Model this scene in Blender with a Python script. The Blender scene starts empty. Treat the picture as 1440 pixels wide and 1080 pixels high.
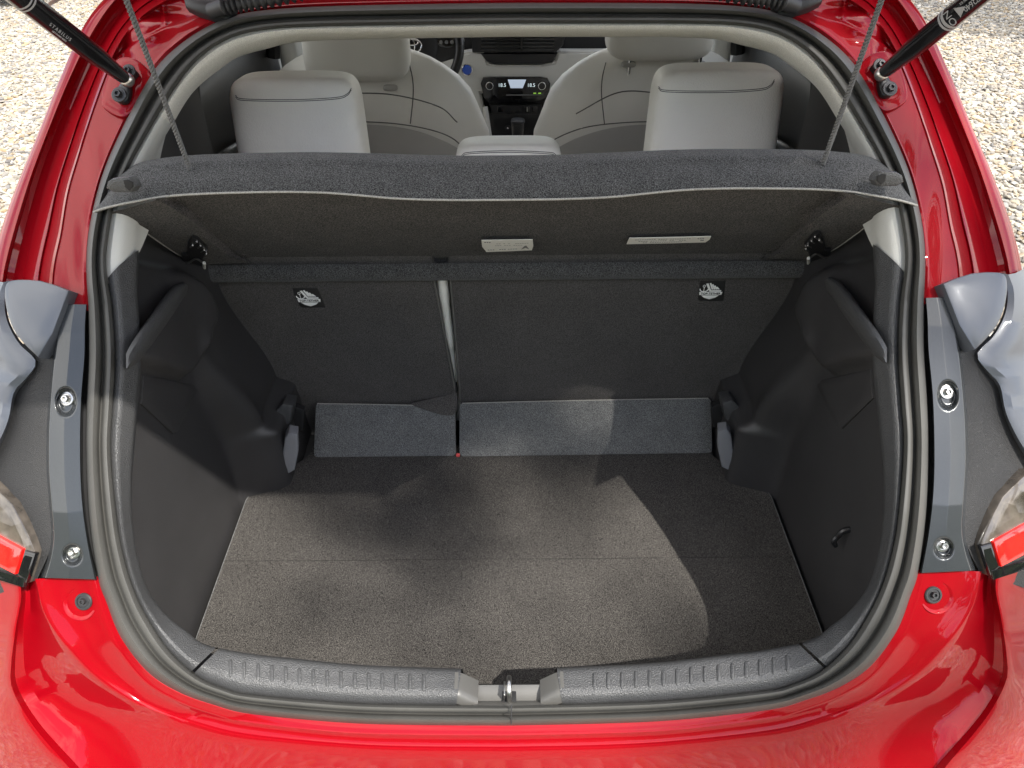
import bpy, bmesh, math, random
import numpy as np
from mathutils import Vector, Matrix, Euler
from mathutils.bvhtree import BVHTree
random.seed(7); np.random.seed(7)
SC = bpy.context.scene
COL = SC.collection
R = math.radians
# ------------------------------------------------------------------ camera
TH, F0, ROLL = R(38.0), 1080.0, 0.0078
CAM = np.array([0.003, -0.53, 1.65])
fw = np.array([0, math.cos(TH), -math.sin(TH)]); up0 = np.array([0, math.sin(TH), math.cos(TH)])
rt0 = np.array([1.0, 0, 0])
UPV = up0*math.cos(ROLL) + rt0*math.sin(ROLL); RTV = rt0*math.cos(ROLL) - up0*math.sin(ROLL)
cd = bpy.data.cameras.new('camera'); cam = bpy.data.objects.new('camera', cd); COL.objects.link(cam)
cam.matrix_world = Matrix(((RTV[0], UPV[0], -fw[0], CAM[0]), (RTV[1], UPV[1], -fw[1], CAM[1]), (RTV[2], UPV[2], -fw[2], CAM[2]), (0, 0, 0, 1)))
cd.lens = 36*F0/1440; cd.sensor_width = 36; cd.clip_start = 0.02; cd.clip_end = 500
cd.shift_x = 4/1440
SC.camera = cam
# ------------------------------------------------------------------ sky, sun, exposure
SUN = np.array([0.53, -0.60, 1.0]); SUN /= np.linalg.norm(SUN)
EL = math.asin(SUN[2]); AZ = math.atan2(SUN[0], SUN[1])
W = bpy.data.worlds.new('World'); SC.world = W; W.use_nodes = True
nt = W.node_tree; nt.nodes.clear()
sky = nt.nodes.new('ShaderNodeTexSky'); sky.sky_type = 'NISHITA'; sky.sun_disc = False
sky.sun_elevation = EL; sky.sun_rotation = AZ
bg = nt.nodes.new('ShaderNodeBackground'); bg.inputs[1].default_value = 0.15
wo = nt.nodes.new('ShaderNodeOutputWorld')
tcw = nt.nodes.new('ShaderNodeTexCoord'); mpw = nt.nodes.new('ShaderNodeMapping'); mpw.inputs['Scale'].default_value = (1, 1, 2.2)
cl = nt.nodes.new('ShaderNodeTexNoise'); cl.inputs['Scale'].default_value = 2.3; cl.inputs['Detail'].default_value = 9; cl.inputs['Roughness'].default_value = .58
cr = nt.nodes.new('ShaderNodeValToRGB'); cr.color_ramp.elements[0].position = .43; cr.color_ramp.elements[1].position = .57
mxw = nt.nodes.new('ShaderNodeMixRGB'); mxw.inputs[2].default_value = (10.5, 10.2, 9.7, 1)
L = nt.links.new
L(tcw.outputs['Generated'], mpw.inputs[0]); L(mpw.outputs[0], cl.inputs[0]); L(cl.outputs[0], cr.inputs[0]); L(cr.outputs[0], mxw.inputs[0])
L(sky.outputs[0], mxw.inputs[1]); L(mxw.outputs[0], bg.inputs[0]); L(bg.outputs[0], wo.inputs[0])
sd = bpy.data.lights.new('sun', 'SUN'); so = bpy.data.objects.new('sun', sd); COL.objects.link(so)
sd.energy = 3.8; sd.angle = R(0.6); sd.color = (1, .95, .87)
so.rotation_euler = Vector(SUN).to_track_quat('Z', 'Y').to_euler(); so.location = (3, -3, 6)
SC.view_settings.view_transform = 'Standard'; SC.view_settings.look = 'None'
SC.view_settings.exposure = 1.28; SC.view_settings.gamma = 1.0
SC.cycles.max_bounces = 8
# ------------------------------------------------------------------ measuring helpers (a sight line of the photograph meets a real surface)
def ray(px, py):
    d = fw + RTV*((px-716)/F0) + UPV*((540-py)/F0)
    return d
PZ = [.30, .50, .60, .66, .68, .70, .80, .95, 1.12, 1.42, 1.62]
PY = [-.12, -.115, -.09, -.060, -.043, -.024, .018, .12, .26, .545, .74]
def prof(z): return np.interp(z, PZ, PY)
def slope(z): return (prof(z+.03)-prof(z-.03))/.06
def surfy(x, z, h):
    return prof(z) - h*math.sqrt(1+slope(z)**2) + 1.3*max(0, abs(x)-.54)**2
def onS(px, py, h=0.0):
    d = ray(px, py); lo, hi = .15, 3.2
    g = lambda t: (CAM+d*t)[1] - surfy(*( (CAM+d*t)[[0, 2]] ), h)
    ts = np.linspace(lo, hi, 40); p = ts[0]
    for t in ts[1:]:
        if g(t) > 0: break
        p = t
    a, b = p, t
    for _ in range(22):
        m = (a+b)/2
        if g(m) > 0: b = m
        else: a = m
    return CAM+d*a
def onZ(px, py, z): d = ray(px, py); return CAM+d*((z-CAM[2])/d[2])
def onY(px, py, y): d = ray(px, py); return CAM+d*((y-CAM[1])/d[1])
def onX(px, py, x): d = ray(px, py); return CAM+d*((x-CAM[0])/d[0])
def onP(px, py, p0, n): d = ray(px, py); n = np.array(n, float); return CAM+d*(np.dot(np.array(p0)-CAM, n)/np.dot(d, n))
def proj(p):
    r = np.array(p)-CAM; z = r@fw; return (716+F0*(r@RTV)/z, 540-F0*(r@UPV)/z)
def mir(p): p = np.array(p, float); p[..., 0] *= -1; return p
def cat(pts, n=8, closed=False):
    P = [np.array(p, float) for p in pts]; out = []; N = len(P)
    rng = range(N if closed else N-1)
    for i in rng:
        if closed: a, b, c, d = P[i-1], P[i], P[(i+1) % N], P[(i+2) % N]
        else:
            b, c = P[i], P[i+1]; a = P[i-1] if i > 0 else 2*b-c; d = P[i+2] if i+2 < N else 2*c-b
        for k in range(n):
            t = k/n; out.append(.5*((2*b)+(c-a)*t+(2*a-5*b+4*c-d)*t*t+(3*b-a-3*c+d)*t**3))
    if not closed: out.append(P[-1])
    return np.array(out)
def resamp(P, n):
    P = np.array(P, float); s = np.r_[0, np.cumsum(np.linalg.norm(np.diff(P, axis=0), axis=1))]
    t = np.linspace(0, s[-1], n); return np.stack([np.interp(t, s, P[:, k]) for k in range(P.shape[1])], 1)
CX, CY = 718.0, 520.0
class Rail:
    def __init__(s, pts):
        q = cat(pts, 10); dx, dy = q[:, 0]-CX, q[:, 1]-CY
        a = np.degrees(np.arctan2(dy, dx)); r = np.hypot(dx, dy); o = np.argsort(a); s.a, s.r = a[o], r[o]
    def px(s, A):
        r = np.interp(A, s.a, s.r); return np.stack([CX+r*np.cos(np.radians(A)), CY+r*np.sin(np.radians(A))], 1)
def mixpx(a, b, t): return a*(1-t)+b*t
# ------------------------------------------------------------------ mesh helpers
def obj(name, V, Fc, mat, parent=None, smooth=True, ang=40, label=None, kind=None):
    me = bpy.data.meshes.new(name); me.from_pydata([tuple(map(float, v)) for v in V], [], [tuple(f) for f in Fc])
    bm = bmesh.new(); bm.from_mesh(me); bmesh.ops.remove_doubles(bm, verts=bm.verts, dist=1e-5)
    bmesh.ops.recalc_face_normals(bm, faces=bm.faces) ; bm.to_mesh(me); bm.free()
    return link(name, me, mat, parent, smooth, ang, label, kind)
def link(name, me, mat, parent=None, smooth=True, ang=40, label=None, kind=None):
    me.materials.clear(); me.materials.append(mat)
    if smooth: me.shade_smooth(); me.set_sharp_from_angle(angle=R(ang))
    o = bpy.data.objects.new(name, me); COL.objects.link(o)
    if parent is not None: o.parent = parent
    if label: o['label'] = label
    if kind: o['kind'] = kind
    return o
def grid(rails, closed=False, off=0):
    m, n = len(rails), len(rails[0]); V = [p for r in rails for p in r]; Fc = []
    for i in range(m-1):
        for j in range(n if closed else n-1):
            k = (j+1) % n; Fc.append((off+i*n+j, off+i*n+k, off+(i+1)*n+k, off+(i+1)*n+j))
    return V, Fc
def join(parts):
    V, Fc = [], []
    for v, f in parts:
        o = len(V); V += list(v); Fc += [tuple(i+o for i in q) for q in f]
    return V, Fc
def mirror(vf):
    v, f = vf; return [mir(p) for p in v], [tuple(reversed(q)) for q in f]
def both(vf): return join([vf, mirror(vf)])
def tube(path, r, n=10, cap=True):
    P = np.array(path, float); m = len(P); rr = np.full(m, r) if np.isscalar(r) else np.array(r)
    T = np.gradient(P, axis=0); T /= np.linalg.norm(T, axis=1)[:, None]+1e-12
    u = np.cross(T[0], [0, 0, 1.0]);
    if np.linalg.norm(u) < .1: u = np.cross(T[0], [1.0, 0, 0])
    V = []; Fc = []
    for i in range(m):
        u = u-T[i]*np.dot(u, T[i]); u /= np.linalg.norm(u)+1e-12; w = np.cross(T[i], u)
        for k in range(n):
            a = 2*math.pi*k/n; V.append(P[i]+rr[i]*(u*math.cos(a)+w*math.sin(a)))
    for i in range(m-1):
        for k in range(n): j = (k+1) % n; Fc.append((i*n+k, i*n+j, (i+1)*n+j, (i+1)*n+k))
    if cap: Fc += [tuple(range(n))[::-1], tuple(range((m-1)*n, m*n))]
    return V, Fc
def frame(n, x=None):
    n = np.array(n, float); n /= np.linalg.norm(n)
    x = np.array([1.0, 0, 0]) if x is None else np.array(x, float)
    x = x-n*np.dot(x, n); x /= np.linalg.norm(x); return x, np.cross(n, x), n
def lathe(c, n, prf, seg=24, x=None):
    X, Y, N = frame(n, x); V = []; Fc = []; c = np.array(c, float)
    for (r, h) in prf:
        for k in range(seg): a = 2*math.pi*k/seg; V.append(c+N*h+(X*math.cos(a)+Y*math.sin(a))*max(r, 1e-5))
    m = len(prf)
    for i in range(m-1):
        for k in range(seg): j = (k+1) % seg; Fc.append((i*seg+k, i*seg+j, (i+1)*seg+j, (i+1)*seg+k))
    return V, Fc
def prism(poly, n, t, bev=0.0, dome=0.0):
    """solid plate from a 3-D outline: front outline inset by bev, back pushed along -n"""
    P = np.array(poly, float); n = np.array(n, float); n /= np.linalg.norm(n); c = P.mean(0); N = len(P)
    D = P-c; l = np.linalg.norm(D, axis=1)[:, None]
    rings = [P-n*t, P-n*bev, P-D/l*bev*.3-n*bev*.3, P-D/l*bev, ]
    for s in (.66, .33): rings.append(c+(rings[3]-c)*s+n*dome*(1-s*s))
    V = [p for r in rings for p in r]+[c+n*dome]; Fc = []
    for i in range(len(rings)-1):
        for k in range(N): j = (k+1) % N; Fc.append((i*N+k, i*N+j, (i+1)*N+j, (i+1)*N+k))
    for k in range(N): Fc.append(((len(rings)-1)*N+k, (len(rings)-1)*N+(k+1) % N, len(V)-1))
    Fc.append(tuple(range(N))[::-1])
    return V, Fc
def sbox(c, size, e=4.0, seg=28, rings=14, rot=None, taper=None, ez=None):
    """soft box (superellipsoid); taper(z in -1..1)->(sx,sy)"""
    V = []; Fc = []; ez = ez or e
    sg = lambda v, p: math.copysign(abs(v)**p, v)
    for i in range(rings+1):
        b = -math.pi/2+math.pi*i/rings; cz, sz = sg(math.cos(b), 2/ez), sg(math.sin(b), 2/ez)
        tx, ty = taper(sz) if taper else (1, 1)
        for k in range(seg):
            a = 2*math.pi*k/seg; V.append(np.array([size[0]/2*cz*sg(math.cos(a), 2/e)*tx, size[1]/2*cz*sg(math.sin(a), 2/e)*ty, size[2]/2*sz]))
    for i in range(rings):
        for k in range(seg): j = (k+1) % seg; Fc.append((i*seg+k, i*seg+j, (i+1)*seg+j, (i+1)*seg+k))
    M = Euler(rot).to_matrix() if rot else Matrix.Identity(3); M = np.array(M)
    return [M@v+np.array(c) for v in V], Fc
def box(c, s, rot=None, bev=0.0):
    bm = bmesh.new(); bmesh.ops.create_cube(bm, size=1)
    for v in bm.verts: v.co = Vector((v.co.x*s[0], v.co.y*s[1], v.co.z*s[2]))
    if bev: bmesh.ops.bevel(bm, geom=bm.edges[:], offset=bev, segments=3, affect='EDGES', profile=.5)
    M = np.array(Euler(rot).to_matrix()) if rot else np.eye(3); bm.verts.index_update()
    V = [M@np.array(v.co)+np.array(c) for v in bm.verts]; Fc = [tuple(v.index for v in f.verts) for f in bm.faces]; bm.free(); return V, Fc
def bvh(*objs):
    V = []; Fc = []
    for o in objs:
        k = len(V); V += [o.matrix_world@v.co if False else v.co.copy() for v in o.data.vertices]; Fc += [tuple(i+k for i in p.vertices) for p in o.data.polygons]
    return BVHTree.FromPolygons(V, Fc)
def hit(t, px, py, lift=0.0):
    d = Vector(ray(px, py)).normalized(); h = t.ray_cast(Vector(CAM), d)
    if h[0] is None: return None
    n = h[1] if h[1].dot(d) < 0 else -h[1]
    return np.array(h[0]+n*lift), np.array(n)
def hits(t, pts, n=6, lift=0.0):
    o = []
    for p in cat(pts, n):
        h = hit(t, p[0], p[1], lift)
        if h: o.append(h[0])
    return o
def bez(name, s, size, mat, c, X, Y, parent, ext=0.0003, font=None):
    cu = bpy.data.curves.new(name, 'FONT'); cu.body = s; cu.size = size; cu.align_x = 'CENTER'; cu.align_y = 'CENTER'; cu.extrude = ext
    o = bpy.data.objects.new(name, cu); COL.objects.link(o); bpy.context.view_layer.update()
    dg = bpy.context.evaluated_depsgraph_get(); me = bpy.data.meshes.new_from_object(o.evaluated_get(dg)); bpy.data.objects.remove(o)
    X = np.array(X, float); X /= np.linalg.norm(X); Y = np.array(Y, float); Y = Y-X*np.dot(X, Y); Y /= np.linalg.norm(Y); Z = np.cross(X, Y)
    me.transform(Matrix(((X[0], Y[0], Z[0], c[0]), (X[1], Y[1], Z[1], c[1]), (X[2], Y[2], Z[2], c[2]), (0, 0, 0, 1))))
    me.name = name
    return link(name, me, mat, parent, smooth=False)
# ------------------------------------------------------------------ materials
def mat(name, col, rough=.5, metal=0, coat=0, bump=None, mott=None, sheen=0, spec=.5, emit=None, speck=None, crough=.03):
    m = bpy.data.materials.new(name); m.use_nodes = True; t = m.node_tree; b = t.nodes['Principled BSDF']; l = t.links.new
    b.inputs['Base Color'].default_value = (*col, 1); b.inputs['Roughness'].default_value = rough; b.inputs['Metallic'].default_value = metal
    b.inputs['Coat Weight'].default_value = coat; b.inputs['Coat Roughness'].default_value = crough; b.inputs['Sheen Weight'].default_value = sheen
    b.inputs['Sheen Roughness'].default_value = .5
    b.inputs['Specular IOR Level'].default_value = spec
    tc = t.nodes.new('ShaderNodeTexCoord')
    def noise(scale, det=3, rg=.6):
        n = t.nodes.new('ShaderNodeTexNoise'); n.inputs['Scale'].default_value = scale; n.inputs['Detail'].default_value = det; n.inputs['Roughness'].default_value = rg
        l(mp.outputs[0], n.inputs['Vector']); return n
    last = None; mp = t.nodes.new('ShaderNodeMapping'); mp.inputs['Rotation'].default_value = (.52, .67, .81); l(tc.outputs['Object'], mp.inputs[0])
    if mott:    # (scale, amount)
        n = noise(mott[0]); r = t.nodes.new('ShaderNodeMapRange'); r.inputs[1].default_value = .3; r.inputs[2].default_value = .7
        r.inputs[3].default_value = 1-mott[1]; r.inputs[4].default_value = 1+mott[1]; l(n.outputs[0], r.inputs[0])
        mx = t.nodes.new('ShaderNodeVectorMath'); mx.operation = 'SCALE'; mx.inputs[0].default_value = col; l(r.outputs[0], mx.inputs['Scale']); last = mx.outputs[0]
    if speck:   # (scale, lo, hi): fibre speckle multiplies the colour
        n = noise(speck[0], 2, .8); r = t.nodes.new('ShaderNodeMapRange'); r.inputs[1].default_value = .35; r.inputs[2].default_value = .68
        r.inputs[3].default_value = speck[1]; r.inputs[4].default_value = speck[2]; l(n.outputs[0], r.inputs[0])
        mx = t.nodes.new('ShaderNodeVectorMath'); mx.operation = 'SCALE'
        if last is not None: l(last, mx.inputs[0])
        else: mx.inputs[0].default_value = col
        l(r.outputs[0], mx.inputs['Scale']); last = mx.outputs[0]
    if last is not None: l(last, b.inputs['Base Color'])
    if bump:    # list of (kind, scale, strength, distance)
        prev = None
        for (k, sc, st, di) in bump:
            if k == 'n': n = noise(sc, 3); o = n.outputs[0]
            elif k == 'v':
                n = t.nodes.new('ShaderNodeTexVoronoi'); n.inputs['Scale'].default_value = sc; l(mp.outputs[0], n.inputs['Vector']); o = n.outputs[0]
            bp = t.nodes.new('ShaderNodeBump'); bp.inputs['Strength'].default_value = st; bp.inputs['Distance'].default_value = di
            l(o, bp.inputs['Height'])
            if prev: l(prev.outputs[0], bp.inputs['Normal'])
            prev = bp
        l(prev.outputs[0], b.inputs['Normal'])
    if emit: b.inputs['Emission Color'].default_value = (*emit[0], 1); b.inputs['Emission Strength'].default_value = emit[1]
    return m
M = {}
M['red'] = mat('red_paint', (.25, .0006, .005), .5, .15, .55, spec=.05, mott=(900, .06), bump=[('n', 7, .03, .004)])
M['rubber'] = mat('rubber_seal', (.062, .061, .057), .5, spec=.4, mott=(14, .12), bump=[('n', 900, .12, .0004)])
M['rubber_dark'] = mat('rubber_dark', (.02, .02, .022), .5)
M['grain'] = mat('grained_plastic', (.058, .059, .061), .43, spec=.55, bump=[('v', 620, .75, .0011)], mott=(60, .06))
M['panel'] = mat('boot_side_plastic', (.034, .033, .034), .45, spec=.5, bump=[('v', 900, .35, .0006)], mott=(9, .10))
M['floor'] = mat('boot_floor_carpet', (.036, .0335, .031), .95, sheen=.08, spec=.1, mott=(9, .12), speck=(760, -.5, 4.0), bump=[('n', 800, .7, .002)])
M['carpet'] = mat('seat_back_carpet', (.062, .058, .055), .95, sheen=.12, spec=.12, mott=(12, .10), speck=(700, .4, 1.9), bump=[('n', 700, .6, .0015)])
M['flap'] = mat('flap_carpet', (.105, .107, .107), .9, sheen=.15, spec=.15, mott=(30, .10), speck=(600, .4, 1.9), bump=[('n', 900, .5, .0015)])
M['felt'] = mat('shelf_felt', (.036, .032, .030), .95, sheen=.10, spec=.1, mott=(25, .14), speck=(520, -.6, 3.6), bump=[('n', 700, .7, .002)])
M['felt_lip'] = mat('shelf_lip_felt', (.046, .046, .046), .9, sheen=.15, spec=.12, mott=(30, .12), speck=(720, .0, 2.8), bump=[('n', 700, .6, .002)])
M['fray'] = mat('pale_fray', (.35, .34, .31), .9, speck=(1500, .2, 1.5))
M['head'] = mat('headliner_fabric', (.66, .64, .59), .95, sheen=.2, spec=.1, speck=(900, .8, 1.2), bump=[('n', 900, .5, .0015)])
M['pale'] = mat('pale_plastic', (.58, .58, .55), .5, mott=(8, .04), bump=[('v', 700, .2, .0005)])
M['leather'] = mat('pale_leather', (.90, .875, .81), .42, spec=.45, mott=(7, .04), bump=[('v', 420, .5, .0010), ('n', 16, .18, .006)])
M['leather_f'] = mat('grey_leather', (.74, .71, .65), .5, spec=.4, mott=(5, .05), bump=[('v', 420, .25, .0008), ('n', 9, .22, .010)])
M['leather_d'] = mat('grey_seat_fabric', (.45, .43, .40), .75, spec=.25, mott=(6, .05), bump=[('n', 400, .2, .001)])
M['seam'] = mat('seam_thread', (.12, .115, .105), .9)
M['black'] = mat('black_plastic', (.012, .012, .013), .35)
M['blackm'] = mat('black_matt', (.010, .010, .011), .7)
M['gloss'] = mat('piano_black', (.006, .006, .007), .08, coat=.5)
M['clad'] = mat('satin_grey_cladding', (.036, .040, .044), .27, metal=.35, coat=.35, mott=(1200, .16), bump=[('n', 6, .08, .004)], crough=.12)
M['clad2'] = mat('silver_grey_plastic', (.10, .108, .125), .34, metal=.25, coat=.12, mott=(5, .06), bump=[('n', 5, .015, .004)])
M['weave'] = mat('black_grain_weave', (.018, .018, .019), .5, spec=.5, bump=[('v', 1100, .8, .0010)])
M['metal'] = mat('bright_steel', (.55, .54, .52), .3, metal=1, bump=[('n', 60, .2, .001)])
M['bolt'] = mat('dark_bolt', (.05, .05, .053), .4, metal=.7, bump=[('n', 90, .3, .001)])
M['chrome'] = mat('chrome', (.8, .8, .8), .12, metal=1)
M['strut'] = mat('strut_black', (.008, .008, .009), .18, spec=.6, coat=.4)
M['white'] = mat('white_label', (.75, .74, .70), .5)
M['inkw'] = mat('white_print', (.85, .85, .82), .6)
M['ink'] = mat('grey_print', (.18, .18, .18), .6)
M['redb'] = mat('red_tab', (.6, .08, .08), .5)
M['lens'] = mat('smoked_lens', (.085, .072, .06), .12, metal=.2, coat=1, mott=(35, .5), bump=[('v', 38, .5, .004)])
M['redlens'] = mat('red_lens', (.85, .012, .010), .12, coat=1, bump=[('n', 60, .15, .002)])
M['blue'] = mat('blue_button', (.02, .08, .45), .3, coat=.5)
M['screen'] = mat('lit_display', (.4, .45, .5), .2, emit=((.55, .65, .8), .25))
M['digit'] = mat('display_digits', (.7, .8, .8), .3, emit=((.7, .85, .9), .3))
M['green'] = mat('green_mark', (.3, .6, .1), .4, emit=((.4, .8, .1), .2))
M['cord'] = mat('braided_cord', (.10, .10, .10), .7, speck=(1500, .4, 1.9))
M['tyre'] = mat('tyre_rubber', (.025, .025, .026), .8, bump=[('n', 90, .4, .003)])
M['whitecar'] = mat('dark_paint', (.03, .03, .035), .3, coat=1)
# tinted glass
g = bpy.data.materials.new('tinted_glass'); g.use_nodes = True; t = g.node_tree; t.nodes.clear()
o_ = t.nodes.new('ShaderNodeOutputMaterial'); mx = t.nodes.new('ShaderNodeMixShader'); tr = t.nodes.new('ShaderNodeBsdfTransparent'); gl = t.nodes.new('ShaderNodeBsdfGlossy')
fr = t.nodes.new('ShaderNodeFresnel'); fr.inputs[0].default_value = 1.5; tr.inputs[0].default_value = (.78, .80, .78, 1); gl.inputs['Roughness'].default_value = .02
t.links.new(fr.outputs[0], mx.inputs[0]); t.links.new(tr.outputs[0], mx.inputs[1]); t.links.new(gl.outputs[0], mx.inputs[2]); t.links.new(mx.outputs[0], o_.inputs[0]); M['glass'] = g
g2 = g.copy(); g2.name = 'privacy_glass'; M['privacy'] = g2
for n_ in g2.node_tree.nodes:
    if n_.type == 'BSDF_TRANSPARENT': n_.inputs[0].default_value = (.55, .57, .56, 1)
def gravel_mat(name, inst):
    m = bpy.data.materials.new(name); m.use_nodes = True; t = m.node_tree; b = t.nodes['Principled BSDF']; l = t.links.new
    b.inputs['Roughness'].default_value = .8; GR = .82
    rp = t.nodes.new('ShaderNodeValToRGB'); e = rp.color_ramp.elements
    cols = [(0, (.56, .50, .40)), (.16, (.30, .28, .25)), (.3, (.50, .42, .30)), (.42, (.20, .19, .185)), (.55, (.58, .55, .49)), (.7, (.45, .33, .19)), (.82, (.33, .31, .29)), (.92, (.66, .62, .54)), (1, (.13, .12, .115))]
    e[0].position, e[0].color = cols[0][0], (*[q*GR for q in cols[0][1]], 1); e[1].position, e[1].color = cols[-1][0], (*cols[-1][1], 1)
    for p, c in cols[1:-1]: n = e.new(p); n.color = (*[q*GR for q in c], 1)
    if inst:
        oi = t.nodes.new('ShaderNodeObjectInfo'); l(oi.outputs['Random'], rp.inputs[0])
        tc = t.nodes.new('ShaderNodeTexCoord'); n = t.nodes.new('ShaderNodeTexNoise'); n.inputs['Scale'].default_value = 2.5; n.inputs['Detail'].default_value = 5
        l(tc.outputs['Object'], n.inputs[0]); mx = t.nodes.new('ShaderNodeMixRGB'); mx.blend_type = 'MULTIPLY'; mx.inputs[0].default_value = .5
        l(rp.outputs[0], mx.inputs[1]); l(n.outputs[0], mx.inputs[2]); l(mx.outputs[0], b.inputs['Base Color'])
    else:
        tc = t.nodes.new('ShaderNodeTexCoord'); v = t.nodes.new('ShaderNodeTexVoronoi'); v.inputs['Scale'].default_value = 32
        l(tc.outputs['Object'], v.inputs['Vector']); s = t.nodes.new('ShaderNodeSeparateColor'); l(v.outputs['Color'], s.inputs[0]); l(s.outputs[0], rp.inputs[0])
        l(rp.outputs[0], b.inputs['Base Color']); bp = t.nodes.new('ShaderNodeBump'); bp.inputs['Distance'].default_value = .02; bp.invert = True
        l(v.outputs['Distance'], bp.inputs['Height']); l(bp.outputs[0], b.inputs['Normal'])
    return m
M['gravel'] = gravel_mat('gravel_ground', False); M['pebble'] = gravel_mat('pebble_stone', True)

def thing(name, label, cat, loc=(0, 0, 0), group=None):
    o = bpy.data.objects.new(name, None); COL.objects.link(o); o.location = loc; o.empty_display_size = .1
    o['label'] = label; o['category'] = cat
    if group: o['group'] = group
    return o
# ================================================================== GROUND
V, Fc = grid([[(x, y, 0) for x in np.linspace(-60, 60, 9)] for y in np.linspace(-60, 90, 9)])
obj('ground', V, Fc, M['gravel'], kind='structure')
pb = []
for s in (1, -1):
    n0 = len(pb)*0
    pts = [(.75*s, .6, .004), (3.2*s, .6, .004), (6.3*s, 9.5, .004), (2.6*s, 9.5, .004)]
    pb.append((pts, [(0, 1, 2, 3)]))
V, Fc = join(pb)
po = obj('pebbles', V, Fc, M['pebble'], smooth=False); po['kind'] = 'stuff'
def pebble_nodes(o):
    ng = bpy.data.node_groups.new('pebbles', 'GeometryNodeTree')
    ng.interface.new_socket('Geometry', in_out='INPUT', socket_type='NodeSocketGeometry'); ng.interface.new_socket('Geometry', in_out='OUTPUT', socket_type='NodeSocketGeometry')
    N = ng.nodes.new; l = ng.links.new; gi = N('NodeGroupInput'); go = N('NodeGroupOutput')
    di = N('GeometryNodeDistributePointsOnFaces'); di.distribute_method = 'POISSON'; di.inputs['Distance Min'].default_value = .021; di.inputs['Density Max'].default_value = 1900
    ic = N('GeometryNodeMeshIcoSphere'); ic.inputs['Radius'].default_value = 1; ic.inputs['Subdivisions'].default_value = 3
    nz = N('ShaderNodeTexNoise'); nz.inputs['Scale'].default_value = .9; nz.inputs['Detail'].default_value = 1
    sub = N('ShaderNodeVectorMath'); sub.operation = 'SUBTRACT'; sub.inputs[1].default_value = (.5, .5, .5)
    sc = N('ShaderNodeVectorMath'); sc.operation = 'SCALE'; sc.inputs['Scale'].default_value = 1.3
    sp = N('GeometryNodeSetPosition'); l(ic.outputs[0], sp.inputs[0]); l(nz.outputs['Color'], sub.inputs[0]); l(sub.outputs[0], sc.inputs[0]); l(sc.outputs[0], sp.inputs['Offset'])
    ss = N('GeometryNodeSetShadeSmooth'); l(sp.outputs[0], ss.inputs[0])
    sm = N('GeometryNodeSetMaterial'); sm.inputs['Material'].default_value = M['pebble']; l(ss.outputs[0], sm.inputs[0])
    ip = N('GeometryNodeInstanceOnPoints')
    rv = N('FunctionNodeRandomValue'); rv.data_type = 'FLOAT_VECTOR'; rv.inputs[0].default_value = (.007, .006, .004); rv.inputs[1].default_value = (.028, .020, .013)
    rr = N('FunctionNodeRandomValue'); rr.data_type = 'FLOAT_VECTOR'; rr.inputs[0].default_value = (-.35, -.35, 0); rr.inputs[1].default_value = (.35, .35, 6.28); rr.inputs['Seed'].default_value = 5
    l(gi.outputs[0], di.inputs[0]); l(di.outputs[0], ip.inputs[0]); l(sm.outputs[0], ip.inputs['Instance']); l(rv.outputs[0], ip.inputs['Scale']); l(rr.outputs[0], ip.inputs['Rotation']); l(ip.outputs[0], go.inputs[0])
    md = o.modifiers.new('pebbles', 'NODES'); md.node_group = ng
pebble_nodes(po)
# ================================================================== THE CAR
car = thing('car', 'red hatchback car seen into its open empty boot, with pale grey seats', 'car')
# --- measured outlines, right half, from top centre to bottom centre
seal_out = Rail([(718, 4), (850, 4), (960, 5), (1030, 8), (1080, 14), (1113, 25), (1147, 43), (1180, 68), (1203, 93), (1222, 122), (1240, 157), (1267, 213), (1283, 257), (1297, 317), (1301, 370), (1299, 427), (1299, 493), (1303, 560), (1305, 627), (1302, 720), (1291, 803), (1280, 837), (1260, 888), (1223, 937), (1180, 966), (1130, 985), (1080, 998), (953, 1012), (853, 1017), (718, 1020)])
seal_in = Rail([(718, 33), (850, 33), (960, 33), (1030, 35), (1080, 43), (1113, 57), (1140, 77), (1163, 103), (1190, 143), (1220, 193), (1240, 230), (1260, 277), (1271, 333), (1273, 370), (1266, 427), (1263, 493), (1267, 560), (1271, 627), (1264, 720), (1256, 770), (1242, 820), (1222, 863), (1193, 908), (1153, 945), (1113, 963), (1080, 971), (953, 984), (853, 989), (718, 992)])
A_ALL = np.r_[np.linspace(-90, -60, 26), np.linspace(-59, -20, 44)[0:], np.linspace(-19, 25, 46), np.linspace(26, 62, 50), np.linspace(63, 90, 26)]
def ringloop(pxrail, h, A=A_ALL):
    w = np.array([onS(p[0], p[1], (h(p, a) if callable(h) else h)) for p, a in zip(pxrail, A)])
    return w
def closed_ring(w): return np.concatenate([w, mir(w[::-1])[1:-1]])
def bottom_ring(w): return np.concatenate([w, mir(w[::-1])[1:]])       # w runs to bottom centre
def top_ring(w): return np.concatenate([mir(w[::-1]), w[1:]])          # w starts at top centre
PI_, PO_ = seal_in.px(A_ALL), seal_out.px(A_ALL)
prof_seal = [(-.06, -.016), (.0, -.002), (.06, .006), (.16, .011), (.27, .012), (.37, .008), (.42, .000), (.47, .000), (.53, .007), (.62, .014), (.74, .018), (.86, .015), (.95, .006), (1.0, -.004), (1.03, -.016)]
seal = obj('door_seal', *grid([closed_ring(ringloop(mixpx(PI_, PO_, t), h)) for t, h in prof_seal], closed=True), M['rubber'], car, ang=60)
# joint line of the seal
for s_ in (1,):
    a, b = onS(719, 991, .0145), onS(719, 1018, .0185)
    obj('seal_joint', *tube([a, (a+b)/2+np.array([0, 0, .004]), b], .0008, 6), M['rubber_dark'], seal)

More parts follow.
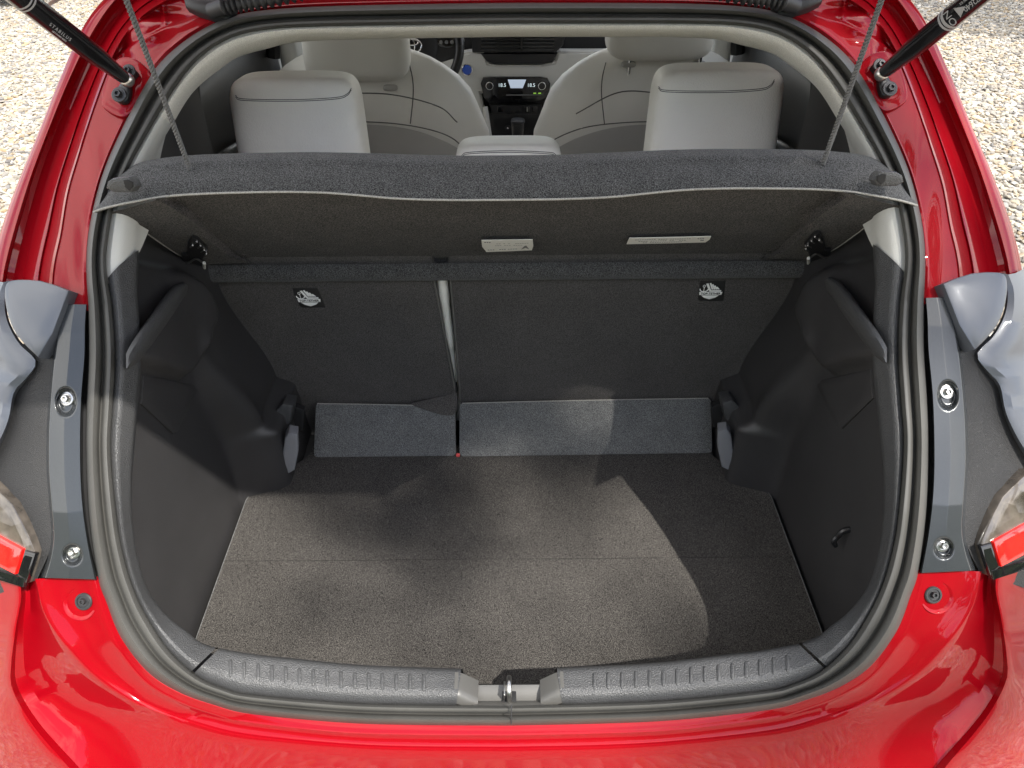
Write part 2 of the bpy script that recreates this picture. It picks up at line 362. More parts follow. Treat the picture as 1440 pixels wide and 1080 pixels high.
# --- red body round the upper opening
def gauss(p, lst):
    s = 0
    for (x, y, sx, sy, a) in lst: s += a*math.exp(-((p[0]-x)/sx)**2-((p[1]-y)/sy)**2)
    return s
bumps = [(1215, 35, 22, 16, .010), (1245, 75, 14, 24, -.010), (1180, 12, 30, 9, -.008), (1262, 40, 10, 26, .010), (1262, 250, 12, 60, .0), (1300, 330, 18, 70, -.0025), (1290, 230, 16, 60, .002)]
At = np.r_[np.linspace(-90, -58, 28), np.linspace(-57.5, -9, 240)]
r1 = seal_out.px(At)
inner_flat = Rail([(718, -40), (1000, -38), (1120, -26), (1185, -6), (1232, 28), (1264, 78), (1289, 140), (1313, 212), (1328, 262), (1338, 317), (1346, 350), (1350, 372), (1354, 400), (1370, 440), (1390, 520)])
gut = Rail([(718, -60), (1010, -58), (1150, -46), (1220, -14), (1262, 30), (1298, 95), (1330, 168), (1356, 240), (1376, 310), (1388, 360), (1393, 385), (1400, 420), (1420, 520)])
gut2 = Rail([(718, -70), (1020, -68), (1170, -56), (1240, -20), (1280, 28), (1316, 95), (1348, 168), (1376, 240), (1398, 310), (1412, 360), (1417, 385), (1424, 420), (1440, 520)])
outl = Rail([(718, -80), (1030, -78), (1190, -66), (1255, -24), (1297, 22), (1333, 97), (1367, 178), (1401, 258), (1425, 325), (1436, 372), (1438, 390), (1444, 420), (1460, 520)])
rf = inner_flat.px(At); g1 = gut.px(At); g2 = gut2.px(At); ol = outl.px(At)
def stamp(p):
    x, y = p; yc = np.interp(x, [1130, 1160, 1185, 1215, 1245, 1262], [14, 25, 32, 46, 64, 80])
    f = min(1, max(0, (x-1128)/14))*min(1, max(0, (1266-x)/8)); t = min(1, max(0, (yc-y+1)/5)); v = -.0065*t*t*(3-2*t)*f
    v += .0035*math.exp(-((x-1184-(30-y)*.14)/3.2)**2)*min(1, max(0, (yc-y)/6))
    v += .004*math.exp(-((x-1150-(y-45)*1.3)/9)**2-((y-48)/13)**2)
    return v
hb = lambda base: (lambda p, a: base+gauss(p, bumps)+stamp(p))
def step(a, lo, hi): return min(1, max(0, (a-lo)/(hi-lo)))
rails = [ringloop(mixpx(r1, rf, -.15), -.012, At), ringloop(mixpx(r1, rf, .02), -.007, At), ringloop(mixpx(r1, rf, .08), hb(-.005), At)]
for t in np.linspace(.11, .94, 34): rails.append(ringloop(mixpx(r1, rf, t), hb(-.006-.004*t), At))
rails += [ringloop(mixpx(r1, rf, .965), hb(-.008), At), ringloop(mixpx(r1, rf, 1.0), -.010, At), ringloop(mixpx(rf, g1, .10), -.014, At), ringloop(mixpx(rf, g1, .2), -.026, At), ringloop(mixpx(rf, g1, .4), -.037, At), ringloop(mixpx(rf, g1, .46), -.034, At), ringloop(mixpx(rf, g1, .62), -.037, At),
          ringloop(mixpx(rf, g1, .93), -.047, At), ringloop(g1, -.048, At), ringloop(mixpx(g1, g2, .5), -.046, At), ringloop(mixpx(g1, g2, .9), -.040, At), ringloop(g2, -.034, At), ringloop(mixpx(g2, ol, .15), -.030, At), ringloop(mixpx(g2, ol, .55), -.031, At), ringloop(mixpx(g2, ol, .92), -.035, At), ringloop(ol, -.040, At)]
side = rails[-1].copy(); s1 = side+np.array([.0005, .02, -.004]); s2 = side+np.array([0.0, .10, -.006]); s3 = side+np.array([-.004, .30, -.004]); s4 = side+np.array([-.01, .60, 0])
rails += [s1, s2]
body = obj('body', *grid([top_ring(w) for w in rails]), M['red'], car, ang=35)
# rolled water bead: thin sealant line in the gutter
bvb = bvh(body)
# rear bumper and lower panel
Ab = np.r_[np.linspace(26.2, 62, 60), np.linspace(63, 90, 30)]
crease = Rail([(1470, 640), (1395, 760), (1380, 803), (1367, 853), (1335, 900), (1293, 945), (1230, 985), (1147, 1015), (1080, 1031), (953, 1045), (853, 1051), (718, 1054)])
flange = Rail([(1400, 640), (1320, 760), (1298, 803), (1290, 838), (1270, 893), (1231, 947), (1187, 976), (1134, 997), (1083, 1010), (955, 1026), (853, 1031), (718, 1034)])
outb = Rail([(1470, 640), (1412, 780), (1400, 822), (1408, 870), (1416, 925), (1414, 960), (1385, 1012), (1330, 1078), (1290, 1130), (1200, 1165), (1080, 1190), (953, 1200), (718, 1205)])
outb2 = Rail([(1620, 640), (1560, 780), (1550, 822), (1560, 925), (1570, 1000), (1540, 1100), (1480, 1240), (1300, 1330), (1080, 1350), (718, 1360)])
wa = lambda d: Ab-d*np.maximum(0, 1-(Ab-26.2)/14)
so_, fl_, cr_, ob_, o2_ = [r.px(wa(d)) for r, d in ((seal_out, 0), (flange, .5), (crease, 3.0), (outb, 3.6), (outb2, 9.5))]
bump2 = [(1110, 1010, 60, 8, .002)]
lr = [(mixpx(so_, fl_, -.9), -.016), (mixpx(so_, fl_, .1), -.010), (mixpx(so_, fl_, .75), -.010), (mixpx(so_, fl_, .9), -.0099), (mixpx(so_, fl_, 1.0), -.0097), (mixpx(fl_, cr_, .07), -.0106), (mixpx(fl_, cr_, .2), -.0128), (mixpx(fl_, cr_, .5), -.0140), (mixpx(fl_, cr_, .8), -.0128), (mixpx(fl_, cr_, .92), -.0106), (cr_, -.0098),
      (mixpx(cr_, ob_, .03), -.0106), (mixpx(cr_, ob_, .10), -.0165), (mixpx(cr_, ob_, .25), -.028), (mixpx(cr_, ob_, .5), -.036), (mixpx(cr_, ob_, .75), -.034), (mixpx(cr_, ob_, .92), -.026), (mixpx(cr_, ob_, .98), -.016), (mixpx(cr_, ob_, 1.0), -.013), (mixpx(ob_, o2_, .03), -.013), (mixpx(ob_, o2_, .07), -.018), (mixpx(ob_, o2_, .4), -.030), (o2_, -.045)]
rails = [ringloop(p, h, Ab) for p, h in lr]
bumper = obj('bumper', *grid([bottom_ring(w) for w in rails]), M['red'], car, ang=35)
bvu = bvh(bumper)
def ss(x, a, b): t = min(1, max(0, (x-a)/(b-a))); return t*t*(3-2*t)
# ---------------- satin strip beside the opening, with its bolts
def strip_obj(name, left, right, hs, mt, parent, n=34, cols=(0, .04, .12, .3, .5, .7, .88, .96, 1.0), hfun=None, ang=35):
    a, b = resamp(cat(left, 8), n), resamp(cat(right, 8), n); out = []
    rails = []
    for t, h in zip(cols, hs):
        q = mixpx(a, b, t); rails.append(np.array([onS(p[0], p[1], h+(hfun(p) if hfun else 0)) for p in q]))
    return grid(rails)
screw_rec = [(1333, 553, 15, 21), (1327, 768, 14, 15)]
def hrec(p):
    s = 0
    for (x, y, a, b) in screw_rec:
        q = math.hypot((p[0]-x)/a, (p[1]-y-3)/b); s += -.010*(1-ss(q, .62, 1.08))
    return s
cols = tuple(np.linspace(0, 1, 64)); hs = [float(np.interp(c, [0, .03, .06, .5, .90, .93, .97, 1], [-.018, -.004, .0005, .0025, .001, -.003, -.010, -.022])) for c in cols]
L_ = [(1300, 419), (1302, 450), (1303, 493), (1309, 560), (1311, 640), (1309, 700), (1302, 755), (1291, 806)]
R_ = [(1336, 418), (1346, 457), (1353, 500), (1358, 545), (1362, 595), (1363, 650), (1360, 700), (1358, 745), (1364, 775), (1374, 802)]
vf = strip_obj('s', L_, R_, hs, None, None, n=230, cols=cols, hfun=hrec)
obj('rear_pillar_cladding', *vf, M['clad'], car, ang=75); obj('rear_pillar_cladding', *mirror(vf), M['clad'], car, ang=75)
# dark gap behind
vf = grid([np.array([onS(p[0], p[1], -.026) for p in resamp(cat(q, 6), 30)]) for q in ([(1285, 412), (1290, 500), (1293, 600), (1292, 700), (1275, 812)], [(1380, 412), (1390, 500), (1390, 600), (1390, 700), (1400, 806)])])
obj('inner_pillar_skin', *vf, M['blackm'], car); obj('inner_pillar_skin', *mirror(vf), M['blackm'], car)
# black grained corner panel
vf = grid([np.array([onS(p[0], p[1], h) for p in resamp(cat(q, 6), 30)]) for q, h in (([(1330, 424), (1350, 500), (1356, 600), (1352, 700), (1358, 760), (1378, 806)], -.012), ([(1350, 424), (1370, 500), (1382, 600), (1372, 690), (1368, 760), (1386, 806)], -.013), ([(1380, 470), (1397, 540), (1411, 600), (1410, 680), (1390, 780), (1396, 812)], -.018), ([(1420, 480), (1430, 560), (1450, 640), (1450, 690), (1440, 780), (1450, 830)], -.024), ([(1500, 480), (1520, 560), (1530, 640), (1530, 690), (1520, 780), (1520, 830)], -.04))])
cp = obj('corner_panel', *vf, M['weave'], car); obj('corner_panel', *mirror(vf), M['weave'], car)
# silver shoulder pieces
def patch(pts, h, t=.012, bev=.002, dome=.002):
    P = np.array([onS(p[0], p[1], h if not callable(h) else h(p)) for p in pts]); c = P.mean(0)
    _, _, vt = np.linalg.svd(P-c); n = vt[2]; n = n if np.dot(n, c-CAM) < 0 else -n
    P = P-np.outer((P-c)@n, n)*.7
    return prism(P, n, t, bev, dome)
quarter = [(1326, 399), (1345, 391)] + list(cat([(1367, 384), (1392, 382), (1412, 385), (1417, 400), (1415, 425), (1406, 452), (1390, 474), (1371, 492)], 4)) + [(1350, 458)]
vf = patch(quarter, .010, .022, .0025, .003); obj('shoulder_fillet', *vf, M['clad2'], car); obj('shoulder_fillet', *mirror(vf), M['clad2'], car)
sh = grid([np.array([onS(p[0], p[1], h) for p in resamp(cat(q, 6), 34)]) for q, h in (
    ([(1407, 384), (1414, 410), (1411, 440), (1395, 470), (1371, 497), (1387, 525), (1403, 545), (1411, 580), (1424, 612), (1440, 640), (1460, 670)], -.020),
    ([(1410, 384), (1417, 410), (1414, 440), (1398, 472), (1374, 498), (1389, 522), (1406, 541), (1414, 578), (1427, 608), (1443, 635), (1463, 665)], -.008),
    ([(1418, 386), (1426, 410), (1424, 445), (1412, 480), (1394, 505), (1402, 520), (1418, 536), (1424, 572), (1438, 602), (1453, 630), (1472, 660)], -.004),
    ([(1428, 384), (1440, 410), (1440, 445), (1432, 480), (1418, 502), (1420, 516), (1436, 528), (1444, 566), (1458, 592), (1470, 620), (1490, 650)], -.010),
    ([(1440, 378), (1470, 410), (1480, 445), (1480, 480), (1470, 505), (1480, 520), (1490, 535), (1500, 560), (1510, 590), (1520, 620), (1530, 640)], -.03))])
obj('quarter_panel', *sh, M['clad2'], car); obj('quarter_panel', *mirror(sh), M['clad2'], car)
# bolts in the strip and in the red panel
def bolt(c, n, r, m=M['bolt'], name='bolt', washer=1.0, hexr=.52):
    v = lathe(c, n, [(r*washer, 0), (r*washer, .0012), (r*washer*.92, .002), (r*.7, .0022), (r*.66, .0026), (r*.3, .0024), (0, .0024)], 24)
    h = lathe(c, n, [(r*hexr, .002), (r*hexr, .0062), (r*hexr*.88, .0072), (r*hexr*.55, .0072), (r*hexr*.5, .0045), (0, .0045)], 6)
    return join([v, h])
for (x, y, a, b) in screw_rec:
    p = onS(x-2, y-2, -.0085); n = np.array([0, -1, slope(p[2])]); vf = bolt(p, n, .0092, washer=1.0)
    obj('bolt', *vf, M['metal'], car, ang=30); obj('bolt', *mirror(vf), M['metal'], car, ang=30)
for (x, y) in [(1311, 836)]:
    p = onS(x, y, -.013); n = np.array([0, -1, slope(p[2])+.1])
    dish = lathe(p+np.array([.006, -.001, -.004]), n, [(.0215, -.001), (.0205, .0022), (.0185, .0018), (.014, -.002), (.009, -.005), (0, -.006)], 32)
    obj('screw_dish', *dish, M['red'], car); obj('screw_dish', *mirror(dish), M['red'], car)
    vf = bolt(p+np.array([0, 0, .001]), n, .0100, hexr=.42); vf = join([vf, lathe(p, n, [(.0108, -.004), (.0108, .003), (.0095, .0042), (.008, .0042), (.0075, .0025), (0, .0025)], 24)])
    obj('screw_cap', *vf, M['rubber_dark'], car, ang=30); obj('screw_cap', *mirror(vf), M['rubber_dark'], car, ang=30)
# tail lamps
for s_ in (1, -1):
    mm = (lambda v: v) if s_ == 1 else mirror
    ll = [(1432, 678), (1412, 698), (1398, 722), (1386, 748), (1379, 766), (1383, 782), (1392, 810), (1440, 800), (1500, 770), (1510, 700), (1490, 660), (1450, 662)]
    lamp = obj('tail_lamp', *mm(patch(ll, -.004, .03, .003, .002)), M['lens'], car)
    rl = [(1397, 762), (1440, 739), (1500, 712), (1500, 756), (1440, 782), (1408, 797)]
    obj('red_reflector', *mm(patch(rl, .0005, .006, .0015, .001)), M['redlens'], lamp)
    obj('lamp_border', *mm(patch([(1379, 768), (1394, 764), (1405, 798), (1393, 810)], .0008, .006, .001, 0)), M['gloss'], lamp)
    obj('lamp_rim', *mm(patch([(1394, 803), (1440, 789), (1500, 762), (1500, 775), (1440, 803), (1397, 815)], .0010, .006, .001, 0)), M['gloss'], lamp)

# ================================================================== INTERIOR TRIM RING
inner_dark = Rail([(1222, 290), (1228, 345), (1231, 395), (1229, 440), (1228, 505), (1232, 545), (1237, 593), (1243, 660), (1243, 720), (1237, 770), (1223, 820), (1197, 857), (1167, 882), (1140, 901), (1080, 914), (1020, 922), (920, 933), (787, 940), (718, 943)])
def trimring(A, top_h, hfun=None):
    out = []; k = lambda t: np.minimum(0, -5.2*t*(1-(A+13.9)/30)) if A[0] < 0 else 0
    for t, h in ((-.10, -.012), (.02, -.002), (.10, .000), (.22, .001), (.34, -.001), (.46, -.006), (.60, -.013), (.75, -.020), (.90, -.027), (.97, -.032), (1.0, -.037)):
        B = A+(k(t) if A[0] < 0 else 0); out.append(ringloop(mixpx(seal_in.px(B), inner_dark.px(B), t), h, A))
    w = out[-1].copy(); w2 = w+np.array([.004, .006, -.008]); w3 = w+np.array([.03, .03, -.06]); w2[:, 0] = np.where(w[:, 0] > .3, w2[:, 0], w[:, 0]); w3[:, 0] = np.where(w[:, 0] > .40, np.maximum(w3[:, 0], .5), w[:, 0])
    return out+[w2, w3]
A1 = np.linspace(-13.9, 43.2, 90); vf = grid(trimring(A1, 0)); sidetrim = obj('side_trim', *vf, M['grain'], car); obj('side_trim', *mirror(vf), M['grain'], car)
A2 = np.linspace(43.6, 81.2, 70); vf = grid(trimring(A2, 0)); sill = obj('sill_trim', *vf, M['grain'], car); sill2 = obj('sill_trim', *mirror(vf), M['grain'], car)
bs = bvh(sill, sill2, sidetrim)
# grip ribs on the sill
rib_me = None
for s_, par in ((1, sill), (-1, sill2)):
    for k in range(15):
        x = 836+19.4*k; f = (x-836)/280
        yt = 947-6*f-20*f*f; yb = yt+22
        a = hit(bs, x, yt, -.0002); b = hit(bs, x, yb, -.0002)
        if a is None or b is None: continue
        a, b = a[0], b[0]; ln = np.linalg.norm(b-a); d = (b-a)/ln; m = (a+b)/2
        vf = tube([a-d*.001, a, a+d*.002, m, b-d*.002, b, b+d*.001], [.0003, .0018, .0024, .0024, .0024, .0018, .0003], 8)
        vf = ([m+(v-m) for v in vf[0]], vf[1])
        if s_ == -1: vf = mirror(vf)
        obj('grip_rib', *vf, M['grain'], par)
# end caps and latch recess
ca, cb = onS(787, 940, -.037), onS(784, 990, -.003)
xe = .5*(ca[0]+cb[0])
cz = .70
sec = [hit(bs, 800, y_, 0) for y_ in (944, 950, 958, 966, 974, 982, 989)]
sec = np.array([h[0] for h in sec if h]); sec[:, 0] = ca[0]
sec = np.r_[sec]
tray_z = sec[-1][2]-.006
r_out = sec.copy(); r_mid = sec.copy(); r_mid[:, 0] -= .006; r_mid[:, 2] -= .003
r_in = sec.copy(); r_in[:, 0] = sec[:, 0]-.026; r_in[:, 2] = np.minimum(sec[:, 2]-.006, tray_z+.002)
r_out[:, 0] += .004
vf = grid([r_out, sec, r_mid, r_in]); 
recess = []
zz = [(sec[0][1]-.002, tray_z-.05), (sec[0][1]-.001, tray_z-.006), (sec[0][1]-.006, tray_z+.001), (sec[0][1]-.014, tray_z-.006), (sec[-1][1]+.012, tray_z-.008), (sec[-1][1]+.003, tray_z+.002), (sec[-1][1]-.002, sec[-1][2]-.001), (sec[-1][1]-.008, sec[-1][2]-.004)]
xs = np.linspace(-(sec[0][0]-.020), sec[0][0]-.020, 9)
tr_ = grid([[np.array([x, y, z]) for x in xs] for y, z in zz])
M['tray'] = mat('smooth_grey_plastic', (.085, .083, .078), .42, bump=[('n', 40, .1, .001)])
obj('latch_tray', *join([both(vf), tr_]), M['tray'], car, ang=50)
# striker
ym = .5*(sec[0][1]+sec[-1][1])
pc = np.array([.000, ym, tray_z-.004])
obj('latch_slot', *box(pc+np.array([.000, -.002, -.0015]), (.018, .018, .003), bev=.001), M['blackm'], car)
loop = cat([pc+np.array(q) for q in ((0, -.010, -.01), (0, -.010, .012), (0, -.006, .021), (0, .004, .024), (0, .013, .020), (0, .016, .010), (0, .016, -.01))], 6)
stk = obj('latch_striker', *tube(loop, .0032, 12), M['metal'], car)
obj('striker_plate', *box(pc+np.array([-.006, .002, .004]), (.0025, .02, .020), bev=.001), M['metal'], stk)
# ---------------- pale headliner rim and pillar trim
At2 = np.r_[np.linspace(-90, -55, 36), np.linspace(-54, -13.2, 60)]
inner_pale = Rail([(718, 52), (850, 52), (960, 53), (1010, 56), (1045, 64), (1082, 74), (1105, 88), (1147, 122), (1177, 167), (1197, 200), (1212, 236), (1224, 290), (1228, 345), (1232, 400)])
si, ip = seal_in.px(At2), inner_pale.px(At2)
Bw = lambda t: At2-5.2*t*np.maximum(0, 1-(-13.2-At2)/12)
rr_ = [ringloop(mixpx(seal_in.px(Bw(t)), inner_pale.px(Bw(t)), t), h, At2) for t, h in ((-.3, -.012), (.03, -.002), (.15, .000), (.35, -.004), (.55, -.012), (.75, -.024), (.92, -.038), (1.0, -.052))]
w = rr_[-1]; rr_ += [w+np.array([0, .02, .004]), w+np.array([0, .08, .02])]
w = rr_[-1].copy(); w2 = w.copy(); w2[:, 0] = np.where(w[:, 0] > .25, w[:, 0]+.02, w[:, 0])
split = np.searchsorted(At2, -37.5)
vf = grid([top_ring(w[:split+1]) for w in rr_]); hl = obj('headliner', *vf, M['head'], car)
vf = grid([w[split:] for w in rr_]); pt = obj('pillar_trim', *vf, M['pale'], car); obj('pillar_trim', *mirror(vf), M['pale'], car)
# ================================================================== BOOT SIDE PANELS
def ss(x, a, b): t = min(1, max(0, (x-a)/(b-a))); return t*t*(3-2*t)
UP_ = [onX(p[0], p[1], .47)[[1, 2]] for p in ((1150, 372), (1127, 408), (1121, 428), (1122, 450), (1134, 480), (1139, 505), (1152, 522), (1175, 515), (1200, 508), (1232, 498), (1280, 490), (1290, 420), (1240, 350))]
UP_ = cat(UP_, 3, True)
LO_ = cat([onX(p[0], p[1], .49)[[1, 2]] for p in ((1152, 536), (1190, 524), (1230, 514), (1262, 512), (1262, 610), (1225, 612), (1186, 612), (1176, 600))], 3, True)
def sdist(poly, y, z):
    P = poly; Q = np.roll(P, -1, axis=0); d = Q-P; w = np.array([y, z])-P
    t = np.clip((w*d).sum(1)/(d*d).sum(1), 0, 1); dist = np.min(np.linalg.norm(w-d*t[:, None], axis=1))
    c = ((P[:, 1] > z) != (Q[:, 1] > z)) & (y < (Q[:, 0]-P[:, 0])*(z-P[:, 1])/(Q[:, 1]-P[:, 1]+1e-12)+P[:, 0])
    return -dist if c.sum() % 2 else dist
def wallx(y, z):
    x = .499
    e_ = .03*ss(z, .74, .86)
    x -= ss(y, .462-e_, .515)*(1-.80*ss(z, .76, .98))*.052
    x -= .032*ss(y, .470, .505)*(1-ss(z, .728, .752))
    x += .03*ss(z, 1.02, 1.12)
    x -= .026*(1-ss(sdist(UP_, y, z), -.012, .010))
    x += .010*(1-ss(sdist(LO_, y, z), -.006, .004))*0
    # soft rib running from the upper panel down to the wheel-arch ledge
    a, b = np.array([.50, .755]), UP_[12]
    t = np.clip(np.dot(np.array([y, z])-a, b-a)/np.dot(b-a, b-a), 0, 1); q = np.linalg.norm(np.array([y, z])-a-(b-a)*t)
    x -= .012*math.exp(-(q/.022)**2)
    return x
ys_n = 110; zs = np.linspace(.575, 1.30, 130)
rails = []
for z in zs:
    y0 = prof(z)+.045; rails.append(np.array([[wallx(y, z), y, z] for y in y0+(.80-y0)*np.linspace(0, 1, ys_n)]))
vf = grid(rails); wallR = obj('boot_side_panel', *vf, M['panel'], car, ang=60); wallL = obj('boot_side_panel', *mirror(vf), M['panel'], car, ang=60)
bw = bvh(wallR)
# raised grab ridge
for s_ in (1, -1):
    path = cat([(1163, 392), (1180, 412), (1200, 440), (1222, 470), (1236, 490), (1246, 510)], 4)
    wd = np.interp(np.linspace(0, 1, len(path)), [0, .08, .3, .6, .85, 1], [6, 15, 17, 17, 14, 2])
    ra = []
    for off in (-1, -.8, -.4, 0, .4, .8, 1):
        row = []
        for (p, w_) in zip(path, wd):
            nx, ny = .82, -.57
            hgt = .024*(1-off*off)**.5
            xx = float(np.interp(p[1], [392, 450, 512], [.488, .478, .462])); q = onX(p[0]+nx*w_*off*.85, p[1]+ny*w_*off*.85, xx-hgt if abs(off) < 1 else xx+.03); row.append(q)
        ra.append(np.array(row))
    vf = grid(ra); vf = vf if s_ == 1 else mirror(vf)
    obj('grab_ridge', *vf, M['grain'], car, ang=70)
# access cover outlines
def wallplate(name, pts, lift=.0035, t=.008, mt='panel', n=1):
    P = []
    for p in pts:
        h = hit(bw, p[0], p[1], lift)
        if h: P.append(h[0])
    vf = prism(P, (-1, -.1, 0), t, .0022, 0)
    obj(name, *vf, M[mt], wallR); obj(name, *mirror(vf), M[mt], wallL)
wallplate('access_cover', [(1151, 542), (1158, 534), (1190, 525), (1226, 519), (1230, 560), (1186, 603), (1180, 600)])
h = hit(bw, 1190, 757, 0)
hk = tube(cat([h[0]+np.array(q) for q in ((.004, 0, .02), (-.008, 0, .016), (-.014, 0, .004), (-.018, -.002, -.004), (-.014, -.004, -.012))], 5), [.0045]*10+[.004]*11, 8)
obj('bag_hook', *hk, M['black'], wallR)
M['cover'] = mat('light_grey_plastic', (.20, .205, .22), .4, bump=[('v', 900, .3, .0006)])
# seat-latch corner covers beside the flaps
for s_ in (1, -1):
    mm = (lambda v: v) if s_ == 1 else mirror
    P = [onY(p[0], p[1], .512) for p in ((1010, 606), (1022, 604), (1028, 612), (1032, 640), (1037, 668), (1015, 657), (1009, 630))]
    obj('corner_cover', *mm(prism(P, (-.2, -1, .2), .03, .003, .001)), M['cover'], car)
    P = [onY(p[0], p[1], .560) for p in ((1016, 566), (1030, 563), (1040, 572), (1044, 594), (1030, 597), (1020, 590))]
    obj('latch_cover', *mm(prism(P, (-.1, -1, .3), .05, .004, .002)), M['grain'], car)
    P = [onY(p[0], p[1], .60) for p in ((1001, 572), (1016, 566), (1018, 600), (1003, 602))]
    obj('latch_gap', *mm(prism(P, (-.1, -1, .3), .02, .001, 0)), M['blackm'], car)
# under-floor skirt so no light leaks
V, Fc = box((0, .40, .555), (1.02, .86, .02)); obj('floor_pan', V, Fc, M['blackm'], car)

# ================================================================== BOOT FLOOR (lifts out)
ft = thing('boot_floor', 'dark grey speckled carpet board lying flat on the bottom of the boot', 'floor mat', (0, .35, .585))
def child(par, name, vf, mt, **k):
    o = obj(name, [np.array(v)-np.array(par.location) for v in vf[0]], vf[1], mt, par, **k); return o
ysm = onZ(718, 786, .60)[1]
def board(y0, y1, xf, z=.60):
    n = 50; V = []; 
    rows = []
    for i, y in enumerate(np.linspace(y0, y1, 26)):
        w = xf(y); row = []
        for u in np.linspace(-1, 1, n):
            row.append(np.array([w*u, y, z+.0006*math.sin(7*u+9*y)]))
        rows.append(row)
    top = grid(rows)
    out = []
    edge = [rows[0][0]]+[r[0] for r in rows]+rows[-1][1:]+[r[-1] for r in rows[::-1]][1:]+rows[0][::-1][1:]
    e = np.array(edge); e2 = e.copy(); e2[:, 2] -= .014
    return join([top, grid([e, e2])])
xf = lambda y: .4905-.066*ss(y, .478, .522)-.030*ss(y, .545, .60)
child(ft, 'rear_board', board(.02, ysm-.0011, lambda y: .4905-.16*(1-ss(y, -.05, .16))), M['floor'])
child(ft, 'front_board', board(ysm+.0011, .615, xf), M['floor'])
# pale rubbing edge
for s_ in (1, -1):
    e = [np.array([s_*(xf(y)-.001), y, .6008]) for y in np.linspace(.13, .485, 20)]
    child(ft, 'edge_piping', tube(e, .0008, 6), M['flap'])

# ================================================================== REAR SEAT BACKS
def plane_pt(px, py):   # seat back plane
    return onP(px, py, (0, .672, .66), (0, -1, -.21))
SN = np.array([0, -1, -.21]); SN /= np.linalg.norm(SN)
left_s = [(250, 330), (606, 330), (612, 398), (640, 545), (643, 575), (640, 640), (300, 640)]
right_s = [(628, 330), (1190, 330), (1190, 640), (652, 640), (648, 575), (644, 540), (632, 398)]
def seatplate(pts, nsub=8):
    P = [plane_pt(*p) for p in pts]; out = []
    for i in range(len(P)):
        a, b = P[i], P[(i+1) % len(P)]
        for k in range(nsub): out.append(a+(b-a)*k/nsub)
    return prism(out, SN, .05, .006, .004)
sbL = obj('rear_seat_back', *seatplate(left_s), M['carpet'], car, label='narrow left rear seat back in dark carpet')
sbR = obj('rear_seat_back', *seatplate(right_s), M['carpet'], car, label='wide right rear seat back in dark carpet')
# leather in the gap
a = plane_pt(622, 380)-SN*.03; b = plane_pt(642, 556)-SN*.030
obj('seat_bolster', *tube(cat([plane_pt(620, 391)-SN*.02, plane_pt(625, 435)-SN*.018, plane_pt(634, 500)-SN*.018, plane_pt(641, 548)-SN*.022], 6), [.010]*6+[.0085]*6+[.005]*6+[.002], 12), M['leather'], car)
for off in (-2.5, 2.5):
    pts = [plane_pt(620+off*1.4, 392)+SN*.001, plane_pt(632+off*1.2, 470)+SN*.001, plane_pt(642+off*.6, 545)+SN*.001]
# edge piping of the two backs
for pl, par in (([(610, 392), (624, 465), (639, 545)], sbL), ([(633, 392), (640, 465), (646, 540), (647, 565)], sbR)):
    obj('piping', *tube(cat([plane_pt(*p)+SN*.0005 for p in pl], 6), .0016, 6), M['seam'], par)
# puckered corner of the left back
P = cat([(578, 568), (600, 562), (625, 556), (642, 552), (641, 576), (636, 584), (620, 583), (600, 577)], 3, True)
y1 = onZ(718, 642, .60)[1]; pk = prism([onP(p[0], p[1], (0, y1-.004, .602), (0, -1, .95)) for p in P], (0, -1, .95), .02, .002, .002); obj('fabric_pucker', *pk, M['carpet'], sbL)
# lower flaps
def flap(pts, name='seat_flap'):
    y1 = onZ(718, 642, .60)[1]; p0 = (0, y1, .602); n = (0, -1, .95)
    P = [onP(p[0], p[1], p0, n) for p in pts]; return prism(P, n, .008, .0018, 0)
def rr(x0, y0, x1, y1, x2, y2, x3, y3, r=6):
    pts = []; Q = [np.array(q, float) for q in ((x0, y0), (x1, y1), (x2, y2), (x3, y3))]
    for i in range(4):
        p, a, b = Q[i], Q[i-1], Q[(i+1) % 4]; da = (a-p)/np.linalg.norm(a-p)*r; db = (b-p)/np.linalg.norm(b-p)*r
        for t in (0, .33, .66, 1): pts.append((1-t)**2*(p+da)+2*t*(1-t)*p+t*t*(p+db))
        nb = np.linalg.norm(b-p)
        for t in (.2, .4, .6, .8): pts.append(p+(b-p)*t)
    return pts
f1 = obj('seat_flap', *flap(rr(444, 567, 640, 572, 641, 641, 441, 643)), M['flap'], car); f2 = obj('seat_flap', *flap(rr(646, 567, 1000, 560, 1002, 637, 646, 642)), M['flap'], car)
for f_, pp in ((f1, [(446, 567.5), (540, 569), (637, 571.5)]), (f2, [(650, 567), (820, 563), (996, 560)])):
    y1 = onZ(718, 642, .60)[1]
    obj('stitched_edge', *tube(cat([onP(p[0], p[1], (0, y1, .603), (0, -1, .95)) for p in pp], 8), .0011, 6), M['fray'], f_)
obj('belt_tab', *sbox(onZ(644, 640, .606), (.008, .006, .008), 3), M['redb'], car)
